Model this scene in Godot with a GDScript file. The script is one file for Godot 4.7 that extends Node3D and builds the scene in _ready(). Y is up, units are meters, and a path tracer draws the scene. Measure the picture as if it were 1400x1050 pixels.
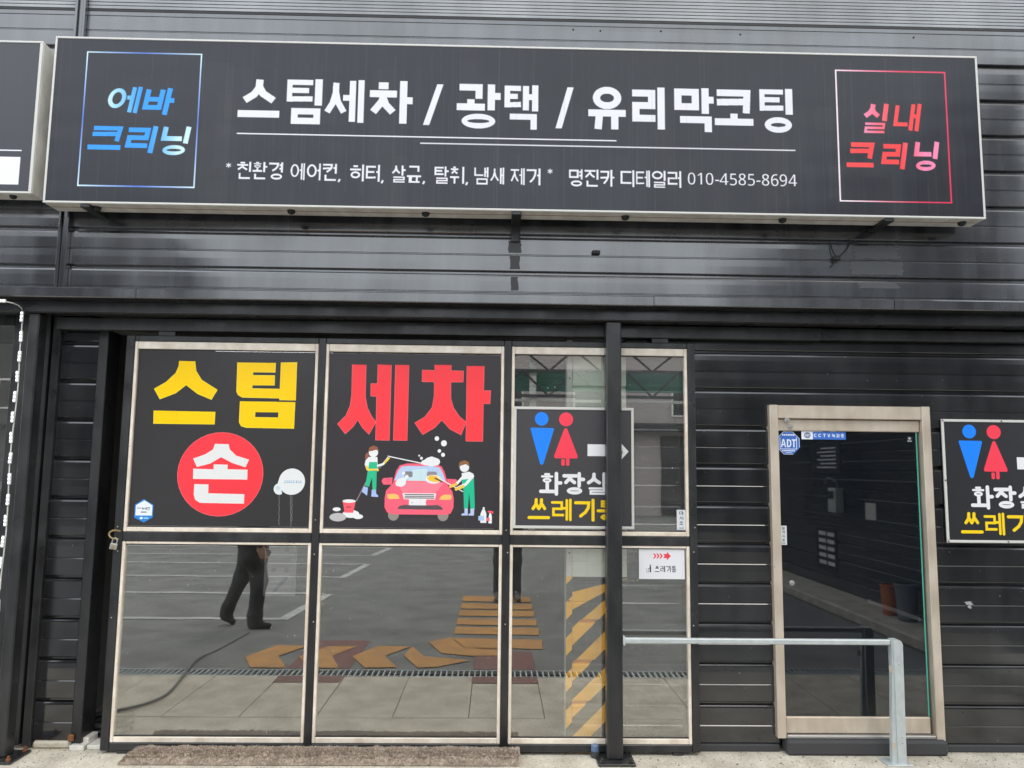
extends Node3D

var mats := {}
var shapes := {}
var taken := {}
var rng := RandomNumberGenerator.new()


# ---------------------------------------------------------------- flat print: a small painter for letters and pictures
class Canvas:
	var im: Image
	var w: int
	var h: int
	const SS := 2

	func _init(pw: int, ph: int, col: Color) -> void:
		w = pw
		h = ph
		im = Image.create(w * SS, h * SS, false, Image.FORMAT_RGBA8)
		im.fill(col)

	func poly(rings: Array, col: Variant) -> void:
		var lo := 1e9
		var hi := -1e9
		for r: PackedVector2Array in rings:
			for p in r:
				lo = minf(lo, p.y * SS)
				hi = maxf(hi, p.y * SS)
		for y in range(maxi(0, floori(lo)), mini(h * SS, ceili(hi) + 1)):
			var yc := y + 0.5
			var xs := PackedFloat32Array()
			for r: PackedVector2Array in rings:
				var n := r.size()
				var a := r[n - 1] * SS
				for i in n:
					var b := r[i] * SS
					if (a.y <= yc) != (b.y <= yc):
						xs.append(a.x + (yc - a.y) * (b.x - a.x) / (b.y - a.y))
					a = b
			xs.sort()
			for i in range(0, xs.size() - 1, 2):
				var x0 := maxi(0, roundi(xs[i]))
				var x1 := mini(w * SS, roundi(xs[i + 1]))
				if x1 <= x0:
					continue
				if col is Color:
					im.fill_rect(Rect2i(x0, y, x1 - x0, 1), col)
				else:
					var x := x0
					while x < x1:
						var n := mini(6, x1 - x)
						im.fill_rect(Rect2i(x, y, n, 1), col.call(float(x) / SS, float(y) / SS))
						x += n

	func line(pts: PackedVector2Array, width: float, col: Variant, round_caps := false) -> void:
		var n := pts.size()
		var left := PackedVector2Array()
		var right := PackedVector2Array()
		for i in n:
			var d0 := (pts[i] - pts[maxi(0, i - 1)]).normalized() if i > 0 else (pts[1] - pts[0]).normalized()
			var d1 := (pts[mini(n - 1, i + 1)] - pts[i]).normalized() if i < n - 1 else d0
			var n0 := Vector2(-d0.y, d0.x)
			var n1 := Vector2(-d1.y, d1.x)
			var m := (n0 + n1).normalized()
			var k := 1.0 / maxf(0.45, m.dot(n0))
			left.append(pts[i] + m * (width * 0.5 * k))
			right.append(pts[i] - m * (width * 0.5 * k))
		right.reverse()
		left.append_array(right)
		poly([left], col)
		if round_caps:
			for p in pts:
				ellipse(p, Vector2(width, width) * 0.5, col)

	func ring_points(c: Vector2, r: Vector2, n := 36) -> PackedVector2Array:
		var o := PackedVector2Array()
		for i in n:
			o.append(c + Vector2(cos(TAU * i / n), sin(TAU * i / n)) * r)
		return o

	func ellipse(c: Vector2, r: Vector2, col: Variant) -> void:
		poly([ring_points(c, r)], col)

	func rect(x0: float, y0: float, x1: float, y1: float, col: Variant, rad := 0.0) -> void:
		if rad <= 0.0:
			poly([PackedVector2Array([Vector2(x0, y0), Vector2(x1, y0), Vector2(x1, y1), Vector2(x0, y1)])], col)
			return
		var o := PackedVector2Array()
		for c: Array in [[x1 - rad, y0 + rad, -0.25], [x1 - rad, y1 - rad, 0.0], [x0 + rad, y1 - rad, 0.25], [x0 + rad, y0 + rad, 0.5]]:
			for k in 6:
				var a: float = TAU * (float(c[2]) + 0.25 * k / 5.0)
				o.append(Vector2(c[0], c[1]) + Vector2(cos(a), sin(a)) * rad)
		poly([o], col)

	# pts: x, y, x, y ... in the unit square
	func trace(pts: Array, col: Variant, holes := [], edge: Variant = null, edge_width := 1.5) -> void:
		var rings := [pts_of(pts)]
		for q: Array in holes:
			rings.append(pts_of(q))
		poly(rings, col)
		if edge != null:
			for r: PackedVector2Array in rings:
				var c := r.duplicate()
				c.append(r[0])
				c.append(r[1])
				line(c, edge_width, edge)

	func pts_of(pts: Array) -> PackedVector2Array:
		var o := PackedVector2Array()
		for i in range(0, pts.size(), 2):
			o.append(Vector2(pts[i] * w, pts[i + 1] * h))
		return o

	# Korean syllables put together from strokes
	const FINAL := {1: 0, 4: 2, 7: 3, 8: 5, 16: 6, 17: 7, 19: 9, 21: 11, 22: 12, 23: 14, 24: 15, 25: 16, 27: 18}

	func syllable(ch: String, x: float, y: float, sw: float, sh: float, wt: float, col: Variant, round_caps := false, slant := 0.0) -> void:
		var code := ch.unicode_at(0) - 0xAC00
		var f := code % 28
		var v := (code / 28) % 21
		var c := code / 588
		var hx := wt / sw
		var hy := wt / sh
		var at := func(p: Vector2) -> Vector2: return Vector2(x + p.x * sw + slant * (0.5 - p.y) * sh, y + p.y * sh)
		var fin := f > 0
		var strokes := []
		var rings := []
		var vb := 0.60 if fin else 1.0  # how far down a standing vowel reaches
		var two := v in [1, 5, 7, 3]
		var flat := v in [8, 12, 13, 17, 18]
		var mixed := v in [9, 16, 11, 14, 19]
		var cb := Rect2(0.03, 0.06, 0.56, 0.76)
		if two:
			wt *= 0.84
			hx = wt / sw
			hy = wt / sh
			var stem := 1.0 - hx * (2.35 if v == 5 else 2.5)
			cb = Rect2(0.0, 0.07, stem - (0.05 if v == 1 or c == 9 else 0.13), 0.76)
		elif not flat and not mixed:
			var stem := (0.80 if v == 0 else 1.0 - hx * 0.5) - hx * 0.5
			cb = Rect2(0.02, 0.06, stem - (0.08 if v in [0, 20] else 0.16), 0.76)
		if fin:
			cb = Rect2(cb.position.x, 0.02, cb.size.x, 0.50)
		if flat:
			cb = Rect2(0.12, 0.0, 0.76, 0.53) if not fin else Rect2(0.14, 0.0, 0.72, 0.36)
			if c in [9, 15] and not fin:
				cb = Rect2(0.06, 0.0, 0.88, 0.64)
		if mixed:
			cb = Rect2(0.06, 0.0, 0.52, 0.46) if not fin else Rect2(0.06, 0.0, 0.54, 0.34)
		var own := minf(wt, thin(c, cb, sh, wt) * (1.22 if round_caps else 1.0))
		jamo(c, cb, hx * own / wt, hy * own / wt, strokes, rings, not flat and not mixed)
		var first := strokes.size()
		var s := func(a: float, b: float, d: float, e: float) -> void: strokes.append(PackedVector2Array([Vector2(a, b), Vector2(d, e)]))
		if flat or mixed:
			var vy := 0.90 if not fin else 0.53
			var x0 := 0.0
			var x1 := 1.0 if flat else 0.66
			if v == 17:
				vy = 0.62
				s.call(0.30, vy, 0.26, 1.0)
				s.call(0.70, vy, 0.70, 1.0)
			elif v in [13, 16]:
				vy = 0.62 if not fin else 0.46
				var m := (x0 + x1) * 0.5
				s.call(m, vy, m, 1.0 if not fin else 0.64)
			elif v in [8, 9]:
				vy = 0.88 if not fin else 0.53
				var m := (x0 + x1) * 0.5
				s.call(m, vy, m, cb.end.y + 0.01)
			s.call(x0, vy, x1, vy)
		if not flat:
			var sx := 1.0 - hx * 0.5
			if v in [0, 9]:
				sx = 0.80
				s.call(sx, vb * 0.46, 1.02, vb * 0.46)
			if v in [4, 6]:
				var ys := [0.42] if v == 4 else [0.28, 0.62]
				for k: float in ys:
					s.call(sx, vb * k, cb.end.x + 0.03, vb * k)
			if v == 5:
				s.call(sx - hx * 1.35, vb * 0.42, (1.0 - hx * 2.35) - (0.10 if c != 9 else 0.16), vb * 0.42)
			if v == 1:
				s.call(sx - hx * 1.5, vb * 0.46, sx, vb * 0.46)
			if two:
				var gap := 1.35 if v == 5 else 1.5
				s.call(sx - hx * gap, 0.02, sx - hx * gap, vb - 0.02)
			s.call(sx, 0.0, sx, vb)
		var last := 999
		var own2 := wt
		if fin:
			var fb := Rect2(0.16, 0.66, 0.80, 0.36)
			if flat or mixed:
				fb = Rect2(0.12, 0.68, 0.78, 0.34)
			last = strokes.size()
			own2 = minf(wt, thin(FINAL[f], fb, sh, wt) * (1.22 if round_caps else 1.0))
			jamo(FINAL[f], fb, hx * own2 / wt, hy * own2 / wt, strokes, rings, false)
		for i in strokes.size():
			var o := PackedVector2Array()
			for p: Vector2 in strokes[i]:
				o.append(at.call(p))
			line(o, own if i < first else (own2 if i >= last else wt), col, round_caps)
		for r: Array in rings:
			var both := []
			for k in 2:
				var o := PackedVector2Array()
				for p: Vector2 in r[k]:
					o.append(at.call(p))
				both.append(o)
			poly(both, col)

	# letters with several bars one above the other are drawn with thinner strokes
	func thin(k: int, box: Rect2, sh: float, wt: float) -> float:
		var bars: float = {5: 3.0, 16: 3.0, 14: 3.2, 18: 3.6, 6: 2.0, 7: 2.4, 15: 2.6, 11: 2.1, 12: 2.4, 10: 2.2, 9: 2.0}.get(k, 1.8)
		return minf(wt, box.size.y * sh / (2.0 * bars - 1.0) * 1.2)

	func jamo(k: int, box: Rect2, hx: float, hy: float, strokes: Array, rings: Array, tall: bool) -> void:
		var a := box.position + Vector2(hx, hy) * 0.5
		var b := box.end - Vector2(hx, hy) * 0.5
		var u := func(x: float, y: float) -> Vector2: return Vector2(lerpf(a.x, b.x, x), lerpf(a.y, b.y, y))
		var add := func(q: Array) -> void:
			var o := PackedVector2Array()
			for i in range(0, q.size(), 2):
				o.append(u.call(q[i], q[i + 1]))
			strokes.append(o)
		var ex := hx * 0.5 / maxf(0.05, b.x - a.x)
		var ey := hy * 0.5 / maxf(0.05, b.y - a.y)
		var hoop := func(r: Rect2) -> void:
			var c := r.get_center()
			var n := 40
			var o := PackedVector2Array()
			var i2 := PackedVector2Array()
			for i in n:
				var d := Vector2(cos(TAU * i / n), sin(TAU * i / n))
				o.append(c + d * r.size * 0.5)
				i2.append(c + d * (r.size * 0.5 - Vector2(hx, hy)).max(Vector2(0.01, 0.01)))
			rings.append([o, i2])
		match k:
			0:
				add.call([-ex, 0, 1, 0, 0.95, 0.42, 0.72, 0.78, 0.3, 1.1] if tall else [-ex, 0, 1, 0, 1, 1 + ey])
			2:
				add.call([0, -ey, 0, 1, 1 + ex, 1])
			3:
				add.call([1 + ex, 0, 0, 0, 0, 1, 1 + ex, 1])
			5:
				add.call([-ex, 0, 1, 0, 1, 0.5, 0, 0.5, 0, 1, 1 + ex, 1])
			6:
				rings.append([PackedVector2Array([box.position, Vector2(box.end.x, box.position.y), box.end, Vector2(box.position.x, box.end.y)]),
					PackedVector2Array([box.position + Vector2(hx, hy), Vector2(box.end.x - hx, box.position.y + hy), box.end - Vector2(hx, hy), Vector2(box.position.x + hx, box.end.y - hy)])])
			7:
				add.call([0, -ey, 0, 1, 1, 1, 1, -ey])
				add.call([0, 0.48, 1, 0.48])
			9:
				add.call([0.5, -ey, 0.48, 0.28, 0.32, 0.66, 0, 1])
				add.call([0.49, 0.22, 0.62, 0.6, 1, 1])
			10:
				add.call([0.27, -ey, 0.25, 0.4, 0.0, 1])
				add.call([0.26, 0.3, 0.46, 0.95])
				add.call([0.72, -ey, 0.70, 0.4, 0.50, 1])
				add.call([0.71, 0.3, 1.0, 0.98])
			11:
				hoop.call(box)
			12:
				add.call([-ex, 0, 1 + ex, 0])
				add.call([0.5, 0, 0.46, 0.35, 0, 1])
				add.call([0.49, 0.25, 0.62, 0.62, 1, 1])
			14:
				add.call([0.25, -ey * 0.3, 0.75, -ey * 0.3])
				add.call([-ex, 0.28, 1 + ex, 0.28])
				add.call([0.5, 0.28, 0.46, 0.55, 0, 1])
				add.call([0.49, 0.45, 0.62, 0.7, 1, 1])
			15:
				add.call([-ex, 0, 1, 0, 0.94, 0.5, 0.72, 0.8, 0.35, 1.1] if tall else [-ex, 0, 1, 0, 0.96, 1 + ey])
				add.call([-ex, 0.56, 0.96, 0.52])
			16:
				add.call([1 + ex, 0, 0, 0, 0, 1, 1 + ex, 0.97])
				add.call([0, 0.48, 0.95, 0.48])
			18:
				add.call([0.25, -ey * 0.3, 0.75, -ey * 0.3])
				add.call([-ex, 0.27, 1 + ex, 0.27])
				var r := Rect2(u.call(0.08, 0.44) - Vector2(hx, 0) * 0.5, Vector2.ZERO)
				r.end = u.call(0.92, 1.0) + Vector2(hx, hy) * 0.5
				hoop.call(r)

	func words(text: String, x: float, y: float, sw: float, sh: float, step: float, wt: float, col: Variant, round_caps := false, slant := 0.0) -> void:
		for ch in text:
			if ch == " ":
				x += step * 0.4
			elif ch == ",":
				line(PackedVector2Array([Vector2(x + sw * 0.12, y + sh * 0.9), Vector2(x + sw * 0.02, y + sh * 1.08)]), wt, col)
				x += step * 0.2
			else:
				syllable(ch, x, y, sw, sh, wt, col, round_caps, slant)
				x += step

	# Latin letters and figures, from the outlines of a font
	func latin(text: String, x: float, y: float, tw: float, th: float, col: Variant, bold := false) -> void:
		var t := TextMesh.new()
		var f := SystemFont.new()
		f.font_names = PackedStringArray(["Droid Sans"])
		f.font_weight = 700 if bold else 400
		t.font = f
		t.font_size = 64
		t.pixel_size = 0.01
		t.depth = 0.0
		t.curve_step = 0.5
		t.text = text
		var arr := t.get_mesh_arrays()
		var box := t.get_aabb()
		var vs: PackedVector3Array = arr[Mesh.ARRAY_VERTEX]
		var ix: PackedInt32Array = arr[Mesh.ARRAY_INDEX] if arr[Mesh.ARRAY_INDEX] != null else PackedInt32Array(range(vs.size()))
		for i in range(0, ix.size() - 2, 3):
			var q := PackedVector2Array()
			for k in 3:
				var p := (vs[ix[i + k]] - box.position) / Vector3(maxf(box.size.x, 1e-5), maxf(box.size.y, 1e-5), 1)
				q.append(Vector2(x + p.x * tw, y + (1.0 - p.y) * th))
			poly([q], col)

	# dirt run down by rain: thin streaks of their own, each with its start, length and tone
	func streaks(count: int, r: RandomNumberGenerator, cols: Array, most: float, widest := 5) -> void:
		for i in count:
			var wdt := r.randi_range(1, widest)
			var ln := int(r.randf_range(0.15, 1.0) * h * SS)
			var strip := Image.create(wdt, ln, false, Image.FORMAT_RGBA8)
			var c: Color = cols[r.randi() % cols.size()]
			c.a = r.randf() * most
			strip.fill(c)
			im.blend_rect(strip, Rect2i(0, 0, wdt, ln), Vector2i(r.randi_range(0, w * SS), r.randi_range(-ln / 3, h * SS - ln / 3)))

	func specks(count: int, r: RandomNumberGenerator, col: Color, most: int) -> void:
		for i in count:
			im.fill_rect(Rect2i(r.randi_range(0, w * SS), r.randi_range(0, h * SS), r.randi_range(1, most), r.randi_range(1, most)), col)

	func done() -> ImageTexture:
		im.resize(w, h, Image.INTERPOLATE_BILINEAR)
		return ImageTexture.create_from_image(im)


# ---------------------------------------------------------------- meshes
func tri(st: SurfaceTool, a: Vector3, b: Vector3, c: Vector3, out: Vector3) -> void:
	var n := (c - a).cross(b - a).normalized()
	if n.dot(out) < 0.0:
		var t := b
		b = c
		c = t
		n = -n
	for p in [a, b, c]:
		st.set_normal(n)
		st.add_vertex(p)


func quad(st: SurfaceTool, a: Vector3, b: Vector3, c: Vector3, d: Vector3, out: Vector3) -> void:
	tri(st, a, b, c, out)
	tri(st, a, c, d, out)


func start() -> SurfaceTool:
	var st := SurfaceTool.new()
	st.begin(Mesh.PRIMITIVE_TRIANGLES)
	return st


# a box with chamfered edges, added round the point at
func add_box(st: SurfaceTool, at: Vector3, size: Vector3, bev := 0.003, turn := Basis()) -> void:
	var h := size * 0.5
	bev = minf(bev, minf(h.x, minf(h.y, h.z)) * 0.9)
	var put := func(v: Vector3) -> Vector3: return at + turn * v
	for ax in 3:
		for s: float in [-1.0, 1.0]:
			var o := Vector3.ZERO
			o[ax] = s
			var b1 := (ax + 1) % 3
			var b2 := (ax + 2) % 3
			var q := []
			for k: Array in [[-1, -1], [1, -1], [1, 1], [-1, 1]]:
				var v := Vector3.ZERO
				v[ax] = s * h[ax]
				v[b1] = k[0] * (h[b1] - bev)
				v[b2] = k[1] * (h[b2] - bev)
				q.append(put.call(v))
			quad(st, q[0], q[1], q[2], q[3], turn * o)
	if bev <= 0.0:
		return
	for ax in 3:
		var b1 := (ax + 1) % 3
		var b2 := (ax + 2) % 3
		for s1: float in [-1.0, 1.0]:
			for s2: float in [-1.0, 1.0]:
				var q := []
				for e: Array in [[-1, 0], [1, 0], [1, 1], [-1, 1]]:
					var v := Vector3.ZERO
					v[ax] = e[0] * (h[ax] - bev)
					v[b1] = s1 * (h[b1] - (bev if e[1] == 1 else 0.0))
					v[b2] = s2 * (h[b2] - (0.0 if e[1] == 1 else bev))
					q.append(put.call(v))
				var o := Vector3.ZERO
				o[b1] = s1
				o[b2] = s2
				quad(st, q[0], q[1], q[2], q[3], turn * o)
	for sx: float in [-1.0, 1.0]:
		for sy: float in [-1.0, 1.0]:
			for sz: float in [-1.0, 1.0]:
				var sg := Vector3(sx, sy, sz)
				tri(st, put.call(sg * Vector3(h.x, h.y - bev, h.z - bev)), put.call(sg * Vector3(h.x - bev, h.y, h.z - bev)), put.call(sg * Vector3(h.x - bev, h.y - bev, h.z)), turn * sg)


func cbox(size: Vector3, bev := 0.003) -> ArrayMesh:
	var key := "box %s %s" % [size, bev]
	if not shapes.has(key):
		var st := start()
		add_box(st, Vector3.ZERO, size, bev)
		shapes[key] = st.commit()
	return shapes[key]


# box by its corners
func span(x0: float, x1: float, y0: float, y1: float, z0: float, z1: float, called: String, m: Material, parent: Node, bev := 0.003, label := "") -> MeshInstance3D:
	return part(called, cbox(Vector3(x1 - x0, y1 - y0, z1 - z0), bev), m, parent, Vector3(x0 + x1, y0 + y1, z0 + z1) * 0.5, label)


# an open outline (z, y), running downwards, drawn out along x
func drawn_x(outline: PackedVector2Array, x0: float, x1: float) -> ArrayMesh:
	var st := start()
	for i in outline.size() - 1:
		var p := outline[i]
		var q := outline[i + 1]
		var d := q - p
		quad(st, Vector3(x0, p.y, p.x), Vector3(x1, p.y, p.x), Vector3(x1, q.y, q.x), Vector3(x0, q.y, q.x), Vector3(0, d.x, -d.y))
	return st.commit()


# a flat outline (x, y) with thickness along z, from z0 to z1
func slab_shape(outline: PackedVector2Array, z0: float, z1: float) -> ArrayMesh:
	var st := start()
	var ix := Geometry2D.triangulate_polygon(outline)
	for i in range(0, ix.size(), 3):
		for s in 2:
			var z := z1 if s == 0 else z0
			var q := []
			for k in 3:
				q.append(Vector3(outline[ix[i + k]].x, outline[ix[i + k]].y, z))
			tri(st, q[0], q[1], q[2], Vector3(0, 0, 1 if s == 0 else -1))
	var turn := 1.0 if not Geometry2D.is_polygon_clockwise(outline) else -1.0
	for i in outline.size():
		var p := outline[i]
		var q := outline[(i + 1) % outline.size()]
		var d := q - p
		quad(st, Vector3(p.x, p.y, z0), Vector3(q.x, q.y, z0), Vector3(q.x, q.y, z1), Vector3(p.x, p.y, z1), Vector3(d.y, -d.x, 0) * turn)
	return st.commit()


# a print: a flat quad of its own with the picture's coordinates, facing +z
func print_quad(w: float, h: float) -> ArrayMesh:
	var st := start()
	for v: Array in [[-1, 1], [1, 1], [1, -1], [-1, 1], [1, -1], [-1, -1]]:
		st.set_normal(Vector3(0, 0, 1))
		st.set_uv(Vector2(v[0] * 0.5 + 0.5, 0.5 - v[1] * 0.5))
		st.add_vertex(Vector3(v[0] * w * 0.5, v[1] * h * 0.5, 0))
	return st.commit()


func add_tube(st: SurfaceTool, path: PackedVector3Array, r: float, sides := 8, r_end := -1.0) -> void:
	var n := path.size()
	if r_end < 0.0:
		r_end = r
	var rings := []
	var side := Vector3.ZERO
	for i in n:
		var d := (path[mini(n - 1, i + 1)] - path[maxi(0, i - 1)]).normalized()
		if side == Vector3.ZERO:
			side = d.cross(Vector3.UP if absf(d.y) < 0.9 else Vector3.RIGHT).normalized()
		side = (side - d * side.dot(d)).normalized()
		var up := side.cross(d)
		var ring := PackedVector3Array()
		var rr := lerpf(r, r_end, float(i) / (n - 1))
		for k in sides:
			ring.append(path[i] + (side * cos(TAU * k / sides) + up * sin(TAU * k / sides)) * rr)
		rings.append(ring)
	for i in n - 1:
		for k in sides:
			var j := (k + 1) % sides
			var mid: Vector3 = (rings[i][k] + rings[i + 1][j]) * 0.5 - (path[i] + path[i + 1]) * 0.5
			quad(st, rings[i][k], rings[i][j], rings[i + 1][j], rings[i + 1][k], mid)
	for e in 2:
		var i := 0 if e == 0 else n - 1
		var o := (path[0] - path[1]) if e == 0 else (path[n - 1] - path[n - 2])
		for k in range(1, sides - 1):
			tri(st, rings[i][0], rings[i][k], rings[i][k + 1], o)


func tube(path: Array, r: float, sides := 8, r_end := -1.0) -> ArrayMesh:
	var st := start()
	add_tube(st, PackedVector3Array(path), r, sides, r_end)
	return st.commit()


func curve(points: Array, steps: int) -> Array:
	var out := []
	for i in points.size() - 1:
		var a: Vector3 = points[maxi(0, i - 1)]
		var b: Vector3 = points[i]
		var c: Vector3 = points[i + 1]
		var d: Vector3 = points[mini(points.size() - 1, i + 2)]
		for k in steps:
			out.append(b.cubic_interpolate(c, a, d, float(k) / steps))
	out.append(points[-1])
	return out


# an outline (radius, height) turned round the y axis
func lathe(outline: Array, sides := 20) -> ArrayMesh:
	var st := start()
	for i in outline.size() - 1:
		var p: Vector2 = outline[i]
		var q: Vector2 = outline[i + 1]
		for k in sides:
			var a0 := TAU * k / sides
			var a1 := TAU * (k + 1) / sides
			var d0 := Vector3(cos(a0), 0, sin(a0))
			var d1 := Vector3(cos(a1), 0, sin(a1))
			var up := Vector3.UP
			var o := (d0 + d1) * (q.y - p.y) + up * -(q.x - p.x) * 2.0
			if p.x > 1e-5:
				tri(st, d0 * p.x + up * p.y, d1 * p.x + up * p.y, d1 * q.x + up * q.y, o)
			if q.x > 1e-5:
				tri(st, d0 * p.x + up * p.y, d1 * q.x + up * q.y, d0 * q.x + up * q.y, o)
	return st.commit()


# ---------------------------------------------------------------- nodes
func numbered(called: String) -> String:
	var n: int = taken.get(called, -1) + 1
	taken[called] = n
	return called if n == 0 else "%s_%03d" % [called, n]


func thing(called: String, label: String, category: String, at := Vector3.ZERO, group := "") -> Node3D:
	var o := Node3D.new()
	o.name = numbered(called)
	add_child(o)
	o.position = at
	o.set_meta("label", label)
	o.set_meta("category", category)
	if group:
		o.set_meta("group", group)
	return o


func part(called: String, mesh: Mesh, m: Material, parent: Node, at := Vector3.ZERO, label := "") -> MeshInstance3D:
	var o := MeshInstance3D.new()
	o.name = called
	o.mesh = mesh
	o.material_override = m
	parent.add_child(o, true)
	o.position = at
	if label:
		o.set_meta("label", label)
	return o


func setting(called: String, mesh: Mesh, m: Material, at := Vector3.ZERO) -> MeshInstance3D:
	var o := part(called, mesh, m, self, at)
	o.set_meta("kind", "structure")
	return o


func holder(called: String, parent: Node, at := Vector3.ZERO, label := "") -> Node3D:
	var o := Node3D.new()
	o.name = called
	parent.add_child(o, true)
	o.position = at
	if label:
		o.set_meta("label", label)
	return o


# ---------------------------------------------------------------- materials
func paint(key: String, col: Color, rough: float, metal := 0.0, spec := 0.5) -> StandardMaterial3D:
	if not mats.has(key):
		var m := StandardMaterial3D.new()
		m.resource_name = key
		m.albedo_color = col.linear_to_srgb()
		m.roughness = rough
		m.metallic = metal
		m.metallic_specular = spec
		mats[key] = m
	return mats[key]


func noise_image(w: int, h: int, freq: float, octaves: int, sd: int) -> Image:
	var n := FastNoiseLite.new()
	n.seed = sd
	n.frequency = freq
	n.fractal_octaves = octaves
	return n.get_seamless_image(w, h)


# two tones (linear) mixed by a grain and a coarse pattern; wear puts a third tone in spots
func tones(size: int, a: Color, b: Color, fine: Image, coarse: Image, share: float, specks := 0, speck := Color.WHITE) -> ImageTexture:
	var im := Image.create(size, size, false, Image.FORMAT_RGB8)
	fine.resize(size, size)
	coarse.resize(size, size)
	var f := fine.get_data()
	var c := coarse.get_data()
	var out := PackedByteArray()
	out.resize(size * size * 3)
	var table := PackedByteArray()
	for i in 256:
		var q := a.lerp(b, i / 255.0).linear_to_srgb()
		table.append_array(PackedByteArray([q.r8, q.g8, q.b8]))
	for i in size * size:
		var t := clampi(int((f[i] * share + c[i] * (1.0 - share) - 128.0) * 1.7 + 128.0), 0, 255) * 3
		out[i * 3] = table[t]
		out[i * 3 + 1] = table[t + 1]
		out[i * 3 + 2] = table[t + 2]
	im = Image.create_from_data(size, size, false, Image.FORMAT_RGB8, out)
	for i in specks:
		var q := speck.linear_to_srgb()
		im.fill_rect(Rect2i(rng.randi_range(0, size - 3), rng.randi_range(0, size - 3), rng.randi_range(1, 2), rng.randi_range(1, 3)), q)
	return ImageTexture.create_from_image(im)


func grey(im: Image, lo: float, hi: float, size: int) -> ImageTexture:
	im.resize(size, size)
	var d := im.get_data()
	for i in d.size():
		d[i] = clampi(int(255.0 * lerpf(lo, hi, clampf((d[i] / 255.0 - 0.5) * 1.6 + 0.5, 0, 1))), 0, 255)
	return ImageTexture.create_from_image(Image.create_from_data(size, size, false, Image.FORMAT_L8, d))


func laid(m: StandardMaterial3D, scale: Vector3) -> StandardMaterial3D:
	m.uv1_triplanar = true
	m.uv1_world_triplanar = true
	m.uv1_triplanar_sharpness = 4.0
	m.uv1_scale = scale
	return m


# gentle buckling of thin sheet metal: long waves of whole periods, so that the tile closes
func waves(size: int, sd: int, most: int) -> Image:
	var r := RandomNumberGenerator.new()
	r.seed = sd
	var terms := []
	for i in 14:
		var kx := r.randi_range(0, most)
		var ky := r.randi_range(1, most)
		terms.append([kx * (1 if r.randf() < 0.5 else -1), ky, r.randf() * TAU, r.randf_range(0.4, 1.0) / (1.0 + 0.35 * (kx + ky))])
	var im := Image.create(size, size, false, Image.FORMAT_RF)
	for y in size:
		for x in size:
			var v := 0.5
			for t: Array in terms:
				v += 0.12 * t[3] * sin(TAU * (t[0] * x + t[1] * y) / size + t[2])
			im.set_pixel(x, y, Color(v, v, v))
	return im


func relief(m: StandardMaterial3D, im: Image, cm: float) -> void:
	m.heightmap_enabled = true
	m.heightmap_texture = ImageTexture.create_from_image(im)
	m.heightmap_scale = cm


func printed(key: String, tex: Texture2D, rough: float, spec := 0.5) -> StandardMaterial3D:
	var m := paint(key, Color.WHITE, rough, 0.0, spec)
	m.albedo_texture = tex
	m.texture_repeat = false
	return m


func c8(r: int, g: int, b: int) -> Color:
	return Color8(r, g, b)


# road paint rubbed thin by tyres
func worn(key: String, fresh: Color, thin: Color, sd: int) -> void:
	var m := paint(key, Color.WHITE, 0.8, 0.0, 0.4)
	m.albedo_texture = tones(512, thin, fresh, noise_image(256, 256, 0.09, 5, sd), noise_image(128, 128, 0.03, 4, sd + 1), 0.5)
	laid(m, Vector3(0.8, 0.8, 0.8))


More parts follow.
